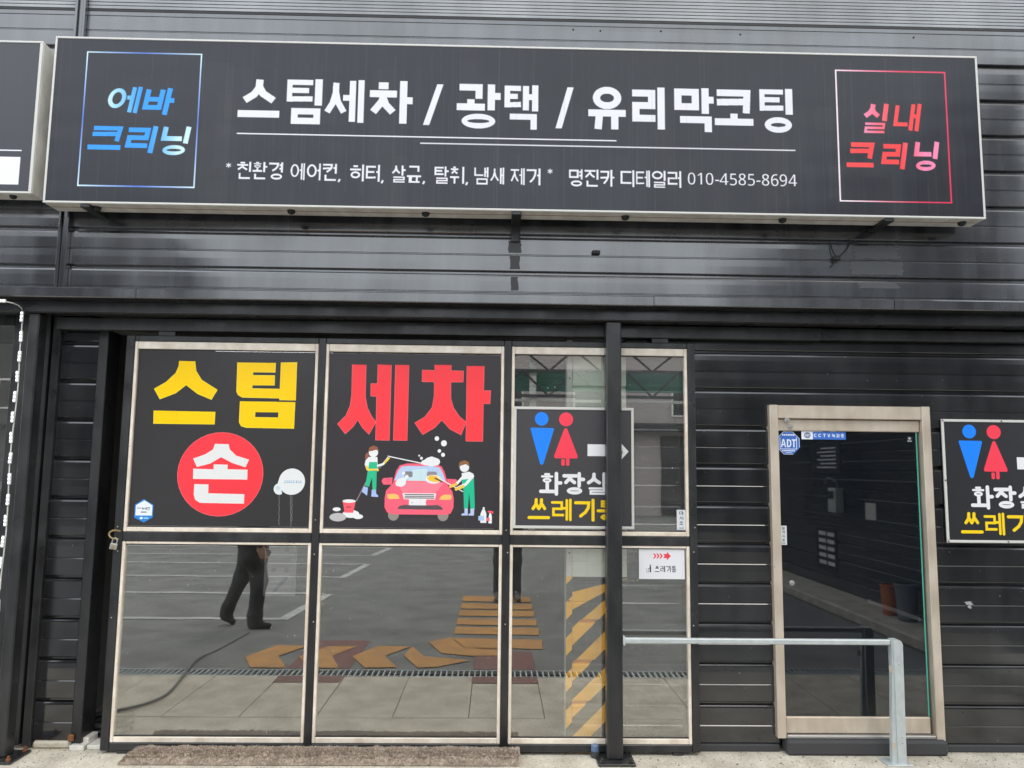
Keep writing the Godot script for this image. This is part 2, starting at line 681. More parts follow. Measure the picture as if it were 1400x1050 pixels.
func make_materials() -> void:
	# black glossy sheet steel, dusty and slightly buckled
	var runs := noise_image(512, 40, 0.03, 4, 3)
	var m := paint("siding_paint", Color.WHITE, 1.0, 0.0, 0.7)
	m.albedo_texture = tones(1024, Color(0.006, 0.0065, 0.008), Color(0.026, 0.0265, 0.028), runs, noise_image(256, 256, 0.012, 4, 5), 0.5, 160, Color(0.16, 0.16, 0.16))
	m.roughness_texture = grey(noise_image(256, 128, 0.02, 4, 8), 0.09, 0.26, 512)
	laid(m, Vector3(0.31, 0.31, 0.31))
	relief(m, waves(128, 11, 7), 0.9)
	# the sheets of the upper storey: dusty, in lighter tones under a clear coat
	m = paint("upper_siding_paint", Color.WHITE, 1.0, 0.0, 0.7)
	m.clearcoat_enabled = true
	m.clearcoat = 0.8
	m.clearcoat_roughness = 0.16
	m.albedo_texture = tones(1024, Color(0.012, 0.0135, 0.017), Color(0.060, 0.063, 0.070), noise_image(512, 60, 0.045, 4, 23), noise_image(256, 256, 0.014, 5, 25), 0.5, 120, Color(0.02, 0.02, 0.02))
	m.roughness_texture = grey(noise_image(256, 128, 0.02, 4, 28), 0.10, 0.30, 512)
	laid(m, Vector3(0.27, 0.27, 0.27))
	relief(m, waves(128, 31, 7), 1.0)
	m = paint("black_steel", Color.WHITE, 1.0, 0.0, 0.5)
	m.albedo_texture = tones(512, Color(0.012, 0.0125, 0.014), Color(0.034, 0.034, 0.035), noise_image(256, 64, 0.05, 4, 41), noise_image(128, 128, 0.02, 4, 42), 0.5, 50, Color(0.12, 0.12, 0.12))
	m.roughness_texture = grey(noise_image(128, 128, 0.03, 4, 43), 0.25, 0.5, 256)
	laid(m, Vector3(0.8, 0.8, 0.8))
	m = paint("bead_aluminium", Color.WHITE, 0.40, 0.0, 0.5)
	m.albedo_texture = tones(512, Color(0.66, 0.56, 0.45), Color(0.90, 0.82, 0.71), noise_image(256, 256, 0.05, 4, 51), noise_image(128, 128, 0.02, 3, 52), 0.4, 60, Color(0.2, 0.17, 0.13))
	laid(m, Vector3(1.1, 1.1, 1.1))
	m = paint("bronze_aluminium", Color.WHITE, 0.38, 0.25, 0.5)
	m.albedo_texture = tones(512, Color(0.50, 0.42, 0.33), Color(0.66, 0.57, 0.47), noise_image(256, 64, 0.05, 4, 61), noise_image(128, 128, 0.02, 3, 62), 0.4, 40, Color(0.12, 0.1, 0.08))
	laid(m, Vector3(1.0, 1.0, 1.0))
	m = paint("concrete", Color.WHITE, 0.85, 0.0, 0.35)
	m.albedo_texture = tones(1024, Color(0.40, 0.36, 0.29), Color(0.66, 0.61, 0.51), noise_image(512, 512, 0.11, 5, 71), noise_image(256, 256, 0.02, 5, 72), 0.45, 900, Color(0.16, 0.14, 0.11))
	laid(m, Vector3(0.7, 0.7, 0.7))
	relief(m, noise_image(512, 512, 0.12, 4, 73), 0.25)
	m = paint("asphalt", Color.WHITE, 0.9, 0.0, 0.35)
	m.albedo_texture = tones(1024, Color(0.15, 0.149, 0.143), Color(0.25, 0.248, 0.238), noise_image(512, 512, 0.22, 4, 81), noise_image(256, 256, 0.018, 5, 82), 0.45, 2500, Color(0.30, 0.30, 0.29))
	laid(m, Vector3(0.35, 0.35, 0.35))
	relief(m, noise_image(512, 512, 0.25, 3, 83), 0.3)
	m = paint("carpet", Color.WHITE, 0.95, 0.0, 0.2)
	m.albedo_texture = tones(512, Color(0.27, 0.215, 0.17), Color(0.60, 0.50, 0.42), noise_image(256, 256, 0.16, 5, 91), noise_image(128, 128, 0.03, 4, 92), 0.6)
	laid(m, Vector3(1.6, 1.6, 1.6))
	m = paint("galvanised", Color.WHITE, 0.45, 0.3, 0.5)
	m.albedo_texture = tones(512, Color(0.47, 0.51, 0.51), Color(0.58, 0.62, 0.62), noise_image(256, 256, 0.06, 4, 95), noise_image(128, 128, 0.03, 3, 96), 0.5, 40, Color(0.25, 0.2, 0.15))
	laid(m, Vector3(1.3, 1.3, 1.3))
	m = paint("old_white", Color.WHITE, 0.5, 0.0, 0.5)
	m.albedo_texture = tones(512, Color(0.50, 0.48, 0.43), Color(0.72, 0.70, 0.65), noise_image(256, 128, 0.05, 4, 97), noise_image(128, 128, 0.02, 4, 98), 0.5, 60, Color(0.2, 0.14, 0.09))
	laid(m, Vector3(0.8, 0.8, 0.8))
	m = paint("ribbed_sheet", Color.WHITE, 0.34, 0.0, 0.8)
	m.albedo_texture = tones(512, Color(0.16, 0.167, 0.175), Color(0.28, 0.287, 0.298), noise_image(256, 64, 0.05, 4, 35), noise_image(128, 128, 0.02, 4, 36), 0.5)
	laid(m, Vector3(0.35, 0.35, 0.35))
	# panes: coated glass mirrors about a fifth and lets the rest pass; the door has dark glass
	m = paint("gate_glass", Color(0.95, 0.94, 0.88), 0.0, 1.0, 0.5)
	m.transparency = BaseMaterial3D.TRANSPARENCY_ALPHA
	var coat := Image.create(1024, 1024, false, Image.FORMAT_RGBA8)
	coat.fill(Color(1, 1, 1, 0.235))
	var bare := Image.create(1024, 1024, false, Image.FORMAT_L8)
	var film := noise_image(256, 256, 0.02, 5, 101)
	film.resize(1024, 1024)
	var fd := film.get_data()
	for i in fd.size():
		fd[i] = 255 - int(fd[i] * 0.07)
	bare = Image.create_from_data(1024, 1024, false, Image.FORMAT_L8, fd)
	for i in 300:  # splashes and dust on the panes
		var q := Rect2i(rng.randi_range(0, 1020), rng.randi_range(0, 1015), 1 if i % 4 else 2, rng.randi_range(1, 2) if i % 6 else rng.randi_range(3, 9))
		coat.fill_rect(q, Color(1, 1, 1, rng.randf_range(0.2, 0.7)))
		bare.fill_rect(q, Color.BLACK)
	m.albedo_texture = ImageTexture.create_from_image(coat)
	m.metallic_texture = ImageTexture.create_from_image(bare)
	m.metallic_texture_channel = BaseMaterial3D.TEXTURE_CHANNEL_RED
	relief(m, waves(128, 61, 5), 0.022)
	m = paint("door_glass", Color(0.006, 0.008, 0.011), 0.02, 0.0, 0.707)
	m.transparency = BaseMaterial3D.TRANSPARENCY_ALPHA
	m.albedo_color.a = 0.72
	m.clearcoat_enabled = true
	m.clearcoat = 1.0
	m.clearcoat_roughness = 0.02
	paint("glass_edge", Color(0.08, 0.42, 0.32), 0.25)
	paint("room_paint", Color(0.17, 0.17, 0.165), 0.85)
	paint("room_floor", Color(0.23, 0.22, 0.20), 0.85)
	paint("touch_up_paint", Color(0.085, 0.088, 0.093), 0.65)
	paint("dark_strip_tone", Color(0.016, 0.016, 0.018), 0.4)
	paint("chipped_filler", Color(0.34, 0.34, 0.34), 0.8)
	paint("rubber", Color(0.014, 0.014, 0.015), 0.6)
	paint("hose_grey", Color(0.17, 0.175, 0.165), 0.8)
	paint("zinc", Color(0.45, 0.44, 0.42), 0.4, 0.6)
	paint("brass", Color(0.42, 0.33, 0.16), 0.4, 0.7)
	paint("rust", Color(0.20, 0.075, 0.03), 0.9)
	worn("white_paint", Color(0.60, 0.60, 0.58), Color(0.36, 0.36, 0.35), 115)
	worn("orange_paint", Color(0.62, 0.31, 0.09), Color(0.42, 0.23, 0.10), 111)
	worn("red_paint", Color(0.25, 0.105, 0.095), Color(0.20, 0.12, 0.11), 113)
	paint("sealant", Color(0.7, 0.7, 0.68), 0.6)
	paint("dark_step", Color(0.045, 0.045, 0.048), 0.75)
	paint("cabinet_white", Color(0.62, 0.61, 0.57), 0.5)
	paint("orange_plastic", Color(0.55, 0.16, 0.03), 0.5)
	paint("grey_plastic", Color(0.17, 0.20, 0.23), 0.5)
	paint("green_sheet", Color(0.035, 0.14, 0.105), 0.6)
	paint("mauve_wall", Color(0.34, 0.30, 0.29), 0.8)
	paint("truss_steel", Color(0.03, 0.03, 0.032), 0.6)
	paint("shop_wall", Color(0.42, 0.42, 0.40), 0.8)
	paint("shop_dark", Color(0.03, 0.03, 0.03), 0.6)


# ---------------------------------------------------------------- prints
func print_main_sign() -> ImageTexture:
	var cv := Canvas.new(2048, 377, c8(42, 44, 50))
	var r := RandomNumberGenerator.new()
	r.seed = 7
	cv.streaks(620, r, [c8(92, 93, 98), c8(84, 81, 83), c8(30, 32, 37)], 0.26)
	cv.streaks(150, r, [c8(98, 94, 94), c8(34, 36, 42), c8(80, 82, 90)], 0.10, 150)
	var wcol := c8(224, 223, 227)
	var big := [["스", 0.1963, 0.232, 0.2408, 0.470], ["팀", 0.2469, 0.2228, 0.2860, 0.498], ["세", 0.2881, 0.2234, 0.3309, 0.490], ["차", 0.3358, 0.2234, 0.3821, 0.490], ["광", 0.4303, 0.2318, 0.4769, 0.5044], ["택", 0.4819, 0.2323, 0.5186, 0.5053], ["유", 0.5727, 0.2318, 0.6136, 0.4988], ["리", 0.6197, 0.229, 0.656, 0.494], ["막", 0.6653, 0.2279, 0.7087, 0.498], ["코", 0.7103, 0.2339, 0.7524, 0.4649], ["팅", 0.7587, 0.2211, 0.796, 0.4938]]
	for g: Array in big:
		cv.syllable(g[0], g[1] * 2048, g[2] * 377, (g[3] - g[1]) * 2048, (g[4] - g[2]) * 377, 16.5, wcol)
	for g: Array in [[0.3945, 0.239, 0.4158, 0.4945], [0.5372, 0.2403, 0.5569, 0.4982]]:
		var x0: float = g[0] * 2048
		var x1: float = g[2] * 2048
		cv.trace([(x0) / 2048, g[3], (x0 + 14) / 2048, g[3], x1 / 2048, g[1], (x1 - 14) / 2048, g[1]], wcol)
	cv.rect(0.1965 * 2048, 0.5655 * 377, 0.6033 * 2048, 0.5655 * 377 + 3, wcol)
	cv.rect(0.3920 * 2048, 0.603 * 377, 0.7975 * 2048, 0.603 * 377 + 3, wcol)
	var small := [["친환경", 0.1984, 0.742], ["에어컨,", 0.2554, 0.7435], ["히터,", 0.318, 0.746], ["살균,", 0.3621, 0.7465], ["탈취,", 0.4078, 0.748], ["냄새", 0.4506, 0.748], ["제거", 0.4895, 0.749], ["명진카", 0.5516, 0.7496], ["디테일러", 0.6071, 0.749]]
	for g: Array in small:
		cv.words(g[0], g[1] * 2048, g[2] * 377, 31.0, 39.0, 34.6, 4.4, wcol)
	for x: float in [0.1897, 0.5317]:
		for k in 3:
			var d := Vector2(cos(PI / 2 + k * PI / 3), sin(PI / 2 + k * PI / 3)) * 6.0
			var c := Vector2(x * 2048, 0.765 * 377)
			cv.line(PackedVector2Array([c - d, c + d]), 2.2, wcol)
	cv.latin("010-4585-8694", 0.68 * 2048, 0.757 * 377, 0.118 * 2048, 0.074 * 377, wcol)
	# the two framed words, printed in blue and in red shading into pale tones
	var blue := func(x: float, y: float) -> Color:
		var t := clampf((x / 2048.0 - 0.057) / 0.035, 0, 1)
		if y > 0.5 * 377:
			t = clampf(1.0 - (x / 2048.0 - 0.105) / 0.03, 0, 1)
		return c8(196, 228, 236).lerp(c8(46, 150, 246), t)
	for g: Array in [["에", 0.0571, 0.2933, 0.0934, 0.4562], ["바", 0.0945, 0.2980, 0.1290, 0.4641], ["크", 0.0407, 0.5393, 0.0778, 0.6843], ["리", 0.0790, 0.5351, 0.1125, 0.7000], ["닝", 0.1150, 0.5340, 0.1473, 0.7068]]:
		cv.syllable(g[0], g[1] * 2048 + 2, g[2] * 377, (g[3] - g[1]) * 2048 - 5, (g[4] - g[2]) * 377, 11.0, blue, false, 0.16)
	var pink := func(x: float, y: float) -> Color:
		var t := clampf((x / 2048.0 - 0.872) / 0.035, 0, 1)
		if y > 0.5 * 377:
			t = clampf(1.0 - (x / 2048.0 - 0.912) / 0.025, 0, 1)
		return c8(246, 138, 176).lerp(c8(244, 72, 74), t)
	for g: Array in [["실", 0.8706, 0.3032, 0.9008, 0.4852], ["내", 0.9062, 0.2991, 0.9372, 0.4721], ["크", 0.8537, 0.5496, 0.8855, 0.7050], ["리", 0.8905, 0.5456, 0.9200, 0.7120], ["닝", 0.9252, 0.5363, 0.9545, 0.7154]]:
		cv.syllable(g[0], g[1] * 2048 + 2, g[2] * 377, (g[3] - g[1]) * 2048 - 5, (g[4] - g[2]) * 377, 11.0, pink, false, 0.16)
	var edge_l := func(x: float, y: float) -> Color:
		var u := (x / 2048.0 - 0.0322) / 0.123
		var v := (y / 377.0 - 0.075) / 0.83
		var t := absf(fposmod(u + v, 1.0) - 0.5) * 2.0
		return c8(88, 120, 214).lerp(c8(206, 232, 240), clampf(t, 0, 1))
	frame_lines(cv, 0.0322, 0.078, 0.1553, 0.908, edge_l)
	var edge_r := func(x: float, y: float) -> Color:
		var u := (x / 2048.0 - 0.844) / 0.122
		var v := (y / 377.0 - 0.09) / 0.83
		return c8(246, 226, 232).lerp(c8(228, 62, 92), clampf(u * 1.6 + (0.2 - v * 0.2) - 0.15, 0, 1))
	frame_lines(cv, 0.8438, 0.092, 0.9662, 0.918, edge_r)
	cv.streaks(130, r, [c8(90, 90, 92)], 0.10)
	return cv.done()


func frame_lines(cv: Canvas, x0: float, y0: float, x1: float, y1: float, col: Variant) -> void:
	var a := Vector2(x0 * cv.w, y0 * cv.h)
	var b := Vector2(x1 * cv.w, y1 * cv.h)
	cv.rect(a.x, a.y, b.x, a.y + 3.2, col)
	cv.rect(a.x, b.y - 3.2, b.x, b.y, col)
	cv.rect(a.x, a.y, a.x + 3.2, b.y, col)
	cv.rect(b.x - 3.2, a.y, b.x, b.y, col)


func print_steam_film() -> ImageTexture:
	var cv := Canvas.new(900, 860, c8(56, 54, 55))
	var yel := c8(252, 206, 0)
	var rim := c8(255, 228, 90)
	cv.trace([0.229, 0.058, 0.319, 0.059, 0.328, 0.115, 0.362, 0.167, 0.454, 0.224, 0.423, 0.281, 0.344, 0.249, 0.276, 0.198, 0.220, 0.246, 0.132, 0.282, 0.097, 0.222, 0.162, 0.182, 0.213, 0.129, 0.228, 0.087], yel, [], rim)
	cv.trace([0.102, 0.348, 0.448, 0.351, 0.448, 0.423, 0.105, 0.423], yel, [], rim)
	cv.trace([0.559, 0.062, 0.777, 0.062, 0.777, 0.118, 0.651, 0.118, 0.651, 0.136, 0.775, 0.136, 0.776, 0.193, 0.650, 0.194, 0.650, 0.213, 0.807, 0.214, 0.807, 0.060, 0.898, 0.057, 0.899, 0.279, 0.807, 0.278, 0.806, 0.268, 0.596, 0.266, 0.572, 0.252, 0.562, 0.232], yel, [], rim)
	cv.trace([0.585, 0.288, 0.897, 0.289, 0.896, 0.442, 0.627, 0.440, 0.598, 0.432, 0.585, 0.409], yel, [[0.674, 0.350, 0.805, 0.350, 0.805, 0.380, 0.673, 0.379]], rim)
	cv.ellipse(Vector2(0.495 * 900, 0.707 * 860), Vector2(0.2405 * 900, 0.239 * 860), c8(255, 120, 126))
	cv.ellipse(Vector2(0.495 * 900, 0.707 * 860), Vector2(0.2405 * 900 - 2, 0.239 * 860 - 2), c8(252, 62, 72))
	var wh := c8(228, 228, 226)
	cv.trace([0.456, 0.535, 0.533, 0.536, 0.541, 0.566, 0.579, 0.601, 0.652, 0.623, 0.634, 0.667, 0.558, 0.643, 0.495, 0.611, 0.435, 0.648, 0.362, 0.668, 0.338, 0.620, 0.404, 0.596, 0.447, 0.567], wh)
	cv.trace([0.455, 0.652, 0.533, 0.653, 0.534, 0.679, 0.646, 0.680, 0.647, 0.737, 0.344, 0.736, 0.342, 0.678, 0.456, 0.680], wh)
	cv.trace([0.353, 0.765, 0.432, 0.766, 0.434, 0.816, 0.635, 0.819, 0.635, 0.873, 0.391, 0.871, 0.362, 0.853, 0.353, 0.825], wh)
	# glue run down below the round sticker
	for d: Array in [[0.829, 0.815, 0.835, 0.992], [0.892, 0.82, 0.902, 1.0], [0.901, 0.825, 0.906, 0.97]]:
		var q := PackedVector2Array()
		for k in 12:
			q.append(Vector2(lerpf(d[0], d[2], k / 11.0) * 900 + sin(k * 2.3 + d[0] * 40) * 1.6, lerpf(d[1], d[3], k / 11.0) * 860))
		cv.line(q, 1.8, c8(150, 150, 150))
	var r := RandomNumberGenerator.new()
	r.seed = 4
	cv.specks(120, r, c8(110, 109, 109), 2)
	cv.streaks(60, r, [c8(110, 108, 106), c8(56, 55, 57)], 0.08)
	return cv.done()


func print_wash_film() -> ImageTexture:
	var cv := Canvas.new(900, 870, c8(58, 55, 58))
	var red := c8(252, 66, 74)
	var rim := c8(255, 136, 140)
	for g: Array in [[0.131, 0.065, 0.213, 0.066, 0.214, 0.253, 0.228, 0.316, 0.255, 0.368, 0.280, 0.399, 0.241, 0.471, 0.201, 0.431, 0.173, 0.388, 0.150, 0.426, 0.104, 0.470, 0.057, 0.412, 0.103, 0.364, 0.126, 0.306, 0.133, 0.243],
		[0.280, 0.063, 0.360, 0.065, 0.360, 0.504, 0.280, 0.503, 0.278, 0.250, 0.244, 0.249, 0.243, 0.175, 0.280, 0.175], [0.383, 0.064, 0.463, 0.064, 0.463, 0.503, 0.383, 0.503],
		[0.613, 0.060, 0.710, 0.061, 0.710, 0.093, 0.783, 0.094, 0.782, 0.160, 0.710, 0.161, 0.712, 0.257, 0.728, 0.309, 0.764, 0.361, 0.804, 0.393, 0.775, 0.468, 0.708, 0.434, 0.661, 0.383, 0.622, 0.427, 0.552, 0.469, 0.504, 0.401, 0.563, 0.364, 0.602, 0.311, 0.613, 0.247, 0.612, 0.161, 0.541, 0.161, 0.540, 0.092, 0.614, 0.093],
		[0.802, 0.065, 0.904, 0.064, 0.903, 0.208, 0.944, 0.208, 0.941, 0.285, 0.902, 0.285, 0.902, 0.503, 0.803, 0.503]]:
		cv.trace(g, red, [], rim)
	# the picture of the car being washed; its own units, 1472 to the film's width
	var at := func(x: float, y: float) -> Vector2: return Vector2((0.0594 + x / 1472.0 + y * 1.6e-5) * 900, (0.455 + y / 1491.0) * 870)
	var k := 900.0 / 1472.0
	var blob := func(pts: Array, col: Color) -> void:
		var q := PackedVector2Array()
		for i in range(0, pts.size(), 2):
			q.append(at.call(pts[i], pts[i + 1]))
		cv.poly([q], col)
	var stick := func(pts: Array, wd: float, col: Color, caps := true) -> void:
		var q := PackedVector2Array()
		for i in range(0, pts.size(), 2):
			q.append(at.call(pts[i], pts[i + 1]))
		cv.line(q, wd * k, col, caps)
	var dot := func(x: float, y: float, rx: float, ry: float, col: Color) -> void: cv.ellipse(at.call(x, y), Vector2(rx, ry) * k, col)
	var white := c8(236, 236, 236)
	dot.call(690, 748, 190, 22, c8(64, 61, 64))
	for p: Array in [[846, 52, 19], [906, 92, 25], [867, 158, 15], [898, 191, 17], [714, 222, 12], [695, 200, 8]]:
		dot.call(p[0], p[1], p[2], p[2], white)
	# car
	dot.call(478, 705, 46, 46, c8(150, 140, 132))
	dot.call(896, 705, 46, 46, c8(150, 140, 132))
	var body := c8(252, 102, 124)
	blob.call([404, 560, 415, 500, 470, 440, 930, 440, 975, 500, 988, 560, 985, 640, 960, 690, 920, 700, 470, 700, 425, 685, 402, 640], body)
	blob.call([470, 445, 500, 330, 530, 285, 590, 268, 830, 268, 885, 290, 910, 335, 940, 445], body)
	blob.call([376, 420, 390, 395, 470, 388, 465, 450, 392, 450], body)
	blob.call([930, 395, 1010, 398, 1022, 425, 1005, 450, 940, 450], body)
	blob.call([484, 412, 515, 335, 545, 295, 600, 288, 815, 288, 870, 300, 895, 345, 920, 418], c8(186, 206, 236))
	blob.call([640, 320, 760, 310, 800, 415, 600, 415], c8(204, 226, 232))
	cv.rect(at.call(570, 335).x, at.call(570, 335).y, at.call(640, 335).x, at.call(0, 385).y, c8(138, 134, 140), 8)
	cv.rect(at.call(762, 335).x, at.call(762, 335).y, at.call(845, 335).x, at.call(0, 385).y, c8(150, 142, 150), 8)
	blob.call([500, 430, 620, 418, 780, 418, 905, 430, 830, 520, 560, 520], c8(255, 132, 150))
	blob.call([552, 520, 840, 520, 828, 572, 566, 572], c8(236, 232, 232))
	for yy: float in [532.0, 547.0, 560.0]:
		stick.call([572, yy, 822, yy], 7, c8(84, 78, 82), false)
	cv.rect(at.call(622, 0).x, at.call(0, 568).y, at.call(768, 0).x, at.call(0, 632).y, white)
	dot.call(635, 600, 4, 4, c8(60, 90, 110))
	dot.call(754, 600, 4, 4, c8(60, 90, 110))
	blob.call([426, 530, 490, 526, 520, 540, 530, 568, 440, 572, 425, 555], c8(252, 196, 110))
	blob.call([965, 530, 905, 530, 880, 545, 864, 572, 955, 574, 970, 560], c8(252, 196, 110))
	blob.call([512, 655, 525, 630, 570, 618, 622, 622, 768, 622, 850, 618, 885, 635, 896, 658], c8(90, 84, 88))
	for p: Array in [[540, 430, 42, 34], [520, 440, 26, 22], [560, 410, 26, 22], [590, 382, 16, 16], [563, 352, 14, 14]]:
		dot.call(p[0], p[1], p[2], p[3], white)
	for p: Array in [[800, 250, 62, 38], [760, 258, 48, 24], [840, 252, 32, 30], [735, 262, 30, 14], [800, 228, 30, 20]]:
		dot.call(p[0], p[1], p[2], p[3], white)
	# washer with the lance
	stick.call([430, 208, 700, 262], 9, white)
	stick.call([165, 590, 240, 440, 330, 330, 400, 270, 430, 212], 9, c8(140, 130, 130))
	dot.call(252, 215, 16, 34, c8(150, 96, 76))
	dot.call(306, 178, 40, 38, white)
	blob.call([262, 170, 272, 135, 305, 118, 340, 130, 352, 165, 330, 155, 290, 165], c8(150, 96, 76))
	blob.call([268, 215, 340, 215, 345, 320, 250, 330, 232, 280, 240, 245], white)
	blob.call([270, 260, 338, 258, 342, 315, 264, 318], c8(52, 190, 142))
	stick.call([345, 290, 390, 275, 430, 225], 18, white)
	stick.call([405, 262, 438, 225], 16, c8(250, 206, 70))
	stick.call([250, 300, 262, 325, 345, 328], 18, c8(250, 206, 70))
	blob.call([258, 335, 336, 330, 332, 500, 300, 500, 296, 390, 270, 470, 236, 462, 250, 400], c8(52, 190, 142))
	blob.call([226, 466, 262, 476, 255, 545, 210, 512], c8(170, 192, 238))
	blob.call([294, 494, 330, 494, 332, 528, 350, 545, 346, 556, 290, 552], c8(170, 192, 238))
	# washer with the mop
	stick.call([870, 395, 1065, 502], 8, white)
	dot.call(815, 400, 66, 36, white)
	blob.call([760, 395, 790, 366, 840, 372, 890, 415, 830, 425, 790, 415], c8(248, 196, 62))
	stick.call([830, 392, 890, 420], 10, c8(64, 58, 56))
	dot.call(1080, 296, 40, 38, white)
	blob.call([1028, 290, 1040, 250, 1080, 235, 1118, 250, 1122, 288, 1090, 268, 1050, 282], c8(146, 104, 66))
	blob.call([1056, 345, 1120, 332, 1156, 350, 1158, 440, 1060, 440], white)
	blob.call([1058, 400, 1160, 390, 1166, 650, 1130, 650, 1118, 510, 1106, 650, 1074, 650, 1070, 480], c8(40, 190, 146))
	stick.call([1060, 385, 1010, 440, 960, 460], 22, white)
	stick.call([1150, 370, 1090, 440, 1010, 478], 24, white)
	stick.call([1008, 440, 962, 460], 22, c8(248, 200, 80))
	stick.call([1066, 460, 1008, 482], 24, c8(248, 200, 80))
	blob.call([1078, 645, 1106, 645, 1106, 704, 1050, 704, 1054, 690, 1078, 682], c8(186, 200, 236))
	blob.call([1128, 645, 1160, 645, 1158, 704, 1110, 704, 1112, 692, 1128, 682], c8(186, 200, 236))
	# bucket, sponge, bottles
	for p: Array in [[120, 700, 70, 32], [180, 722, 42, 20], [0, 662, 34, 16]]:
		dot.call(p[0], p[1], p[2], p[3], white)
	dot.call(10, 728, 70, 34, c8(190, 188, 188))
	blob.call([48, 590, 160, 590, 150, 640, 138, 690, 66, 690, 58, 640], c8(252, 96, 110))
	dot.call(104, 592, 56, 14, white)
	stick.call([80, 642, 122, 642], 6, c8(120, 60, 64), false)
	blob.call([1210, 765, 1212, 690, 1230, 650, 1250, 650, 1264, 690, 1262, 765], white)
	dot.call(1241, 640, 9, 9, white)
	cv.rect(at.call(1212, 0).x, at.call(0, 706).y, at.call(1262, 0).x, at.call(0, 745).y, c8(170, 200, 236))
	blob.call([1280, 768, 1282, 710, 1290, 680, 1302, 680, 1310, 710, 1308, 768], white)
	blob.call([1272, 668, 1290, 660, 1325, 668, 1318, 690, 1306, 676, 1300, 684, 1280, 676], c8(250, 90, 110))
	cv.rect(at.call(1282, 0).x, at.call(0, 722).y, at.call(1308, 0).x, at.call(0, 748).y, c8(250, 110, 120))
	var r := RandomNumberGenerator.new()
	r.seed = 14
	cv.specks(90, r, c8(112, 110, 110), 2)
	cv.streaks(60, r, [c8(110, 108, 106), c8(56, 55, 57)], 0.08)
	return cv.done()


func print_restroom(back: Color) -> ImageTexture:
	var cv := Canvas.new(797, 797, back)
	var n := 797.0
	cv.ellipse(Vector2(0.235, 0.105) * n, Vector2(0.056, 0.056) * n, c8(16, 132, 250))
	cv.trace([0.143, 0.185, 0.150, 0.178, 0.330, 0.180, 0.337, 0.189, 0.252, 0.472, 0.238, 0.482, 0.224, 0.472], c8(16, 132, 250))
	var rd := c8(250, 62, 84)
	cv.ellipse(Vector2(0.436, 0.107) * n, Vector2(0.058, 0.057) * n, rd)
	cv.trace([0.432, 0.178, 0.446, 0.186, 0.533, 0.410, 0.526, 0.426, 0.344, 0.426, 0.338, 0.410, 0.420, 0.186], rd)
	cv.rect(0.398 * n, 0.432 * n, 0.426 * n, 0.486 * n, rd, 8)
	cv.rect(0.436 * n, 0.418 * n, 0.464 * n, 0.486 * n, rd, 8)
	var wh := c8(232, 232, 232)
	cv.trace([0.612, 0.308, 0.850, 0.310, 0.850, 0.255, 0.950, 0.365, 0.850, 0.475, 0.850, 0.405, 0.612, 0.405], wh)
	for k in 3:
		cv.syllable("화장실"[k], (0.232 + 0.186 * k) * n, 0.550 * n, 0.158 * n, 0.165 * n, 23.0, wh, true)
	for k in 4:
		cv.syllable("쓰레기통"[k], (0.138 + 0.187 * k) * n, 0.762 * n, 0.158 * n, 0.160 * n, 20.0, c8(250, 210, 10), true)
	cv.im = cv.im.get_region(Rect2i(36, 36, 1520, 1520))
	cv.w = 760
	cv.h = 760
	return cv.done()


func print_paper() -> ImageTexture:
	var cv := Canvas.new(400, 290, c8(226, 226, 230))
	var red := c8(232, 62, 80)
	for k in 3:
		var x := 124.0 + 28.0 * k
		cv.poly([PackedVector2Array([Vector2(x, 68), Vector2(x + 14, 68), Vector2(x + 30, 90), Vector2(x + 14, 112), Vector2(x, 112), Vector2(x + 14, 90)])], red)
	cv.poly([PackedVector2Array([Vector2(212, 72), Vector2(246, 72), Vector2(246, 52), Vector2(280, 90), Vector2(246, 128), Vector2(246, 108), Vector2(212, 108), Vector2(226, 90)])], red)
	cv.line(PackedVector2Array([Vector2(82, 108), Vector2(94, 92), Vector2(110, 66), Vector2(106, 50)]), 2.0, c8(236, 190, 196))
	cv.ellipse(Vector2(99, 172), Vector2(6, 6), c8(40, 40, 40))
	cv.line(PackedVector2Array([Vector2(99, 180), Vector2(99, 232)]), 12.0, c8(40, 40, 40))
	cv.line(PackedVector2Array([Vector2(98, 190), Vector2(80, 204)]), 5.0, c8(40, 40, 40))
	cv.line(PackedVector2Array([Vector2(68, 200), Vector2(68, 230), Vector2(84, 230), Vector2(84, 206)]), 3.0, c8(60, 60, 60))
	cv.words("쓰레기통", 138, 176, 42, 54, 49, 6.5, c8(52, 52, 56))
	return cv.done()


func print_upright(text: String, small: bool) -> ImageTexture:
	var cv := Canvas.new(64, 160, c8(214, 218, 222))
	var n := text.length()
	var stp := (128.0 if small else 120.0) / n
	for i in n:
		cv.syllable(text[i], 18, 12 + i * stp, 28, stp * 0.72, 4.0, c8(50, 56, 66))
	cv.rect(14, 142, 50, 146, c8(120, 124, 130))
	cv.rect(14, 149, 50, 152, c8(120, 124, 130))
	return cv.done()


func print_octagon() -> ImageTexture:
	var cv := Canvas.new(256, 256, c8(62, 108, 190))
	var wh := c8(234, 238, 244)
	var oct := PackedVector2Array()
	for k in 8:
		oct.append(Vector2(128, 128) + Vector2(cos(TAU * (k + 0.5) / 8), sin(TAU * (k + 0.5) / 8)) * 127)
	oct.append(oct[0])
	oct.append(oct[1])
	cv.line(oct, 9, wh)
	cv.line(PackedVector2Array([Vector2(42, 70), Vector2(214, 70), Vector2(214, 190), Vector2(42, 190), Vector2(42, 70), Vector2(214, 70)]), 6, wh)
	cv.latin("ADT", 50, 88, 158, 84, wh, true)
	for k in 7:
		cv.rect(66 + k * 19, 36, 80 + k * 19, 52, wh)
	for k in 8:
		cv.rect(62 + k * 17, 202, 75 + k * 17, 214, wh)
	cv.rect(98, 224, 160, 229, wh)
	return cv.done()


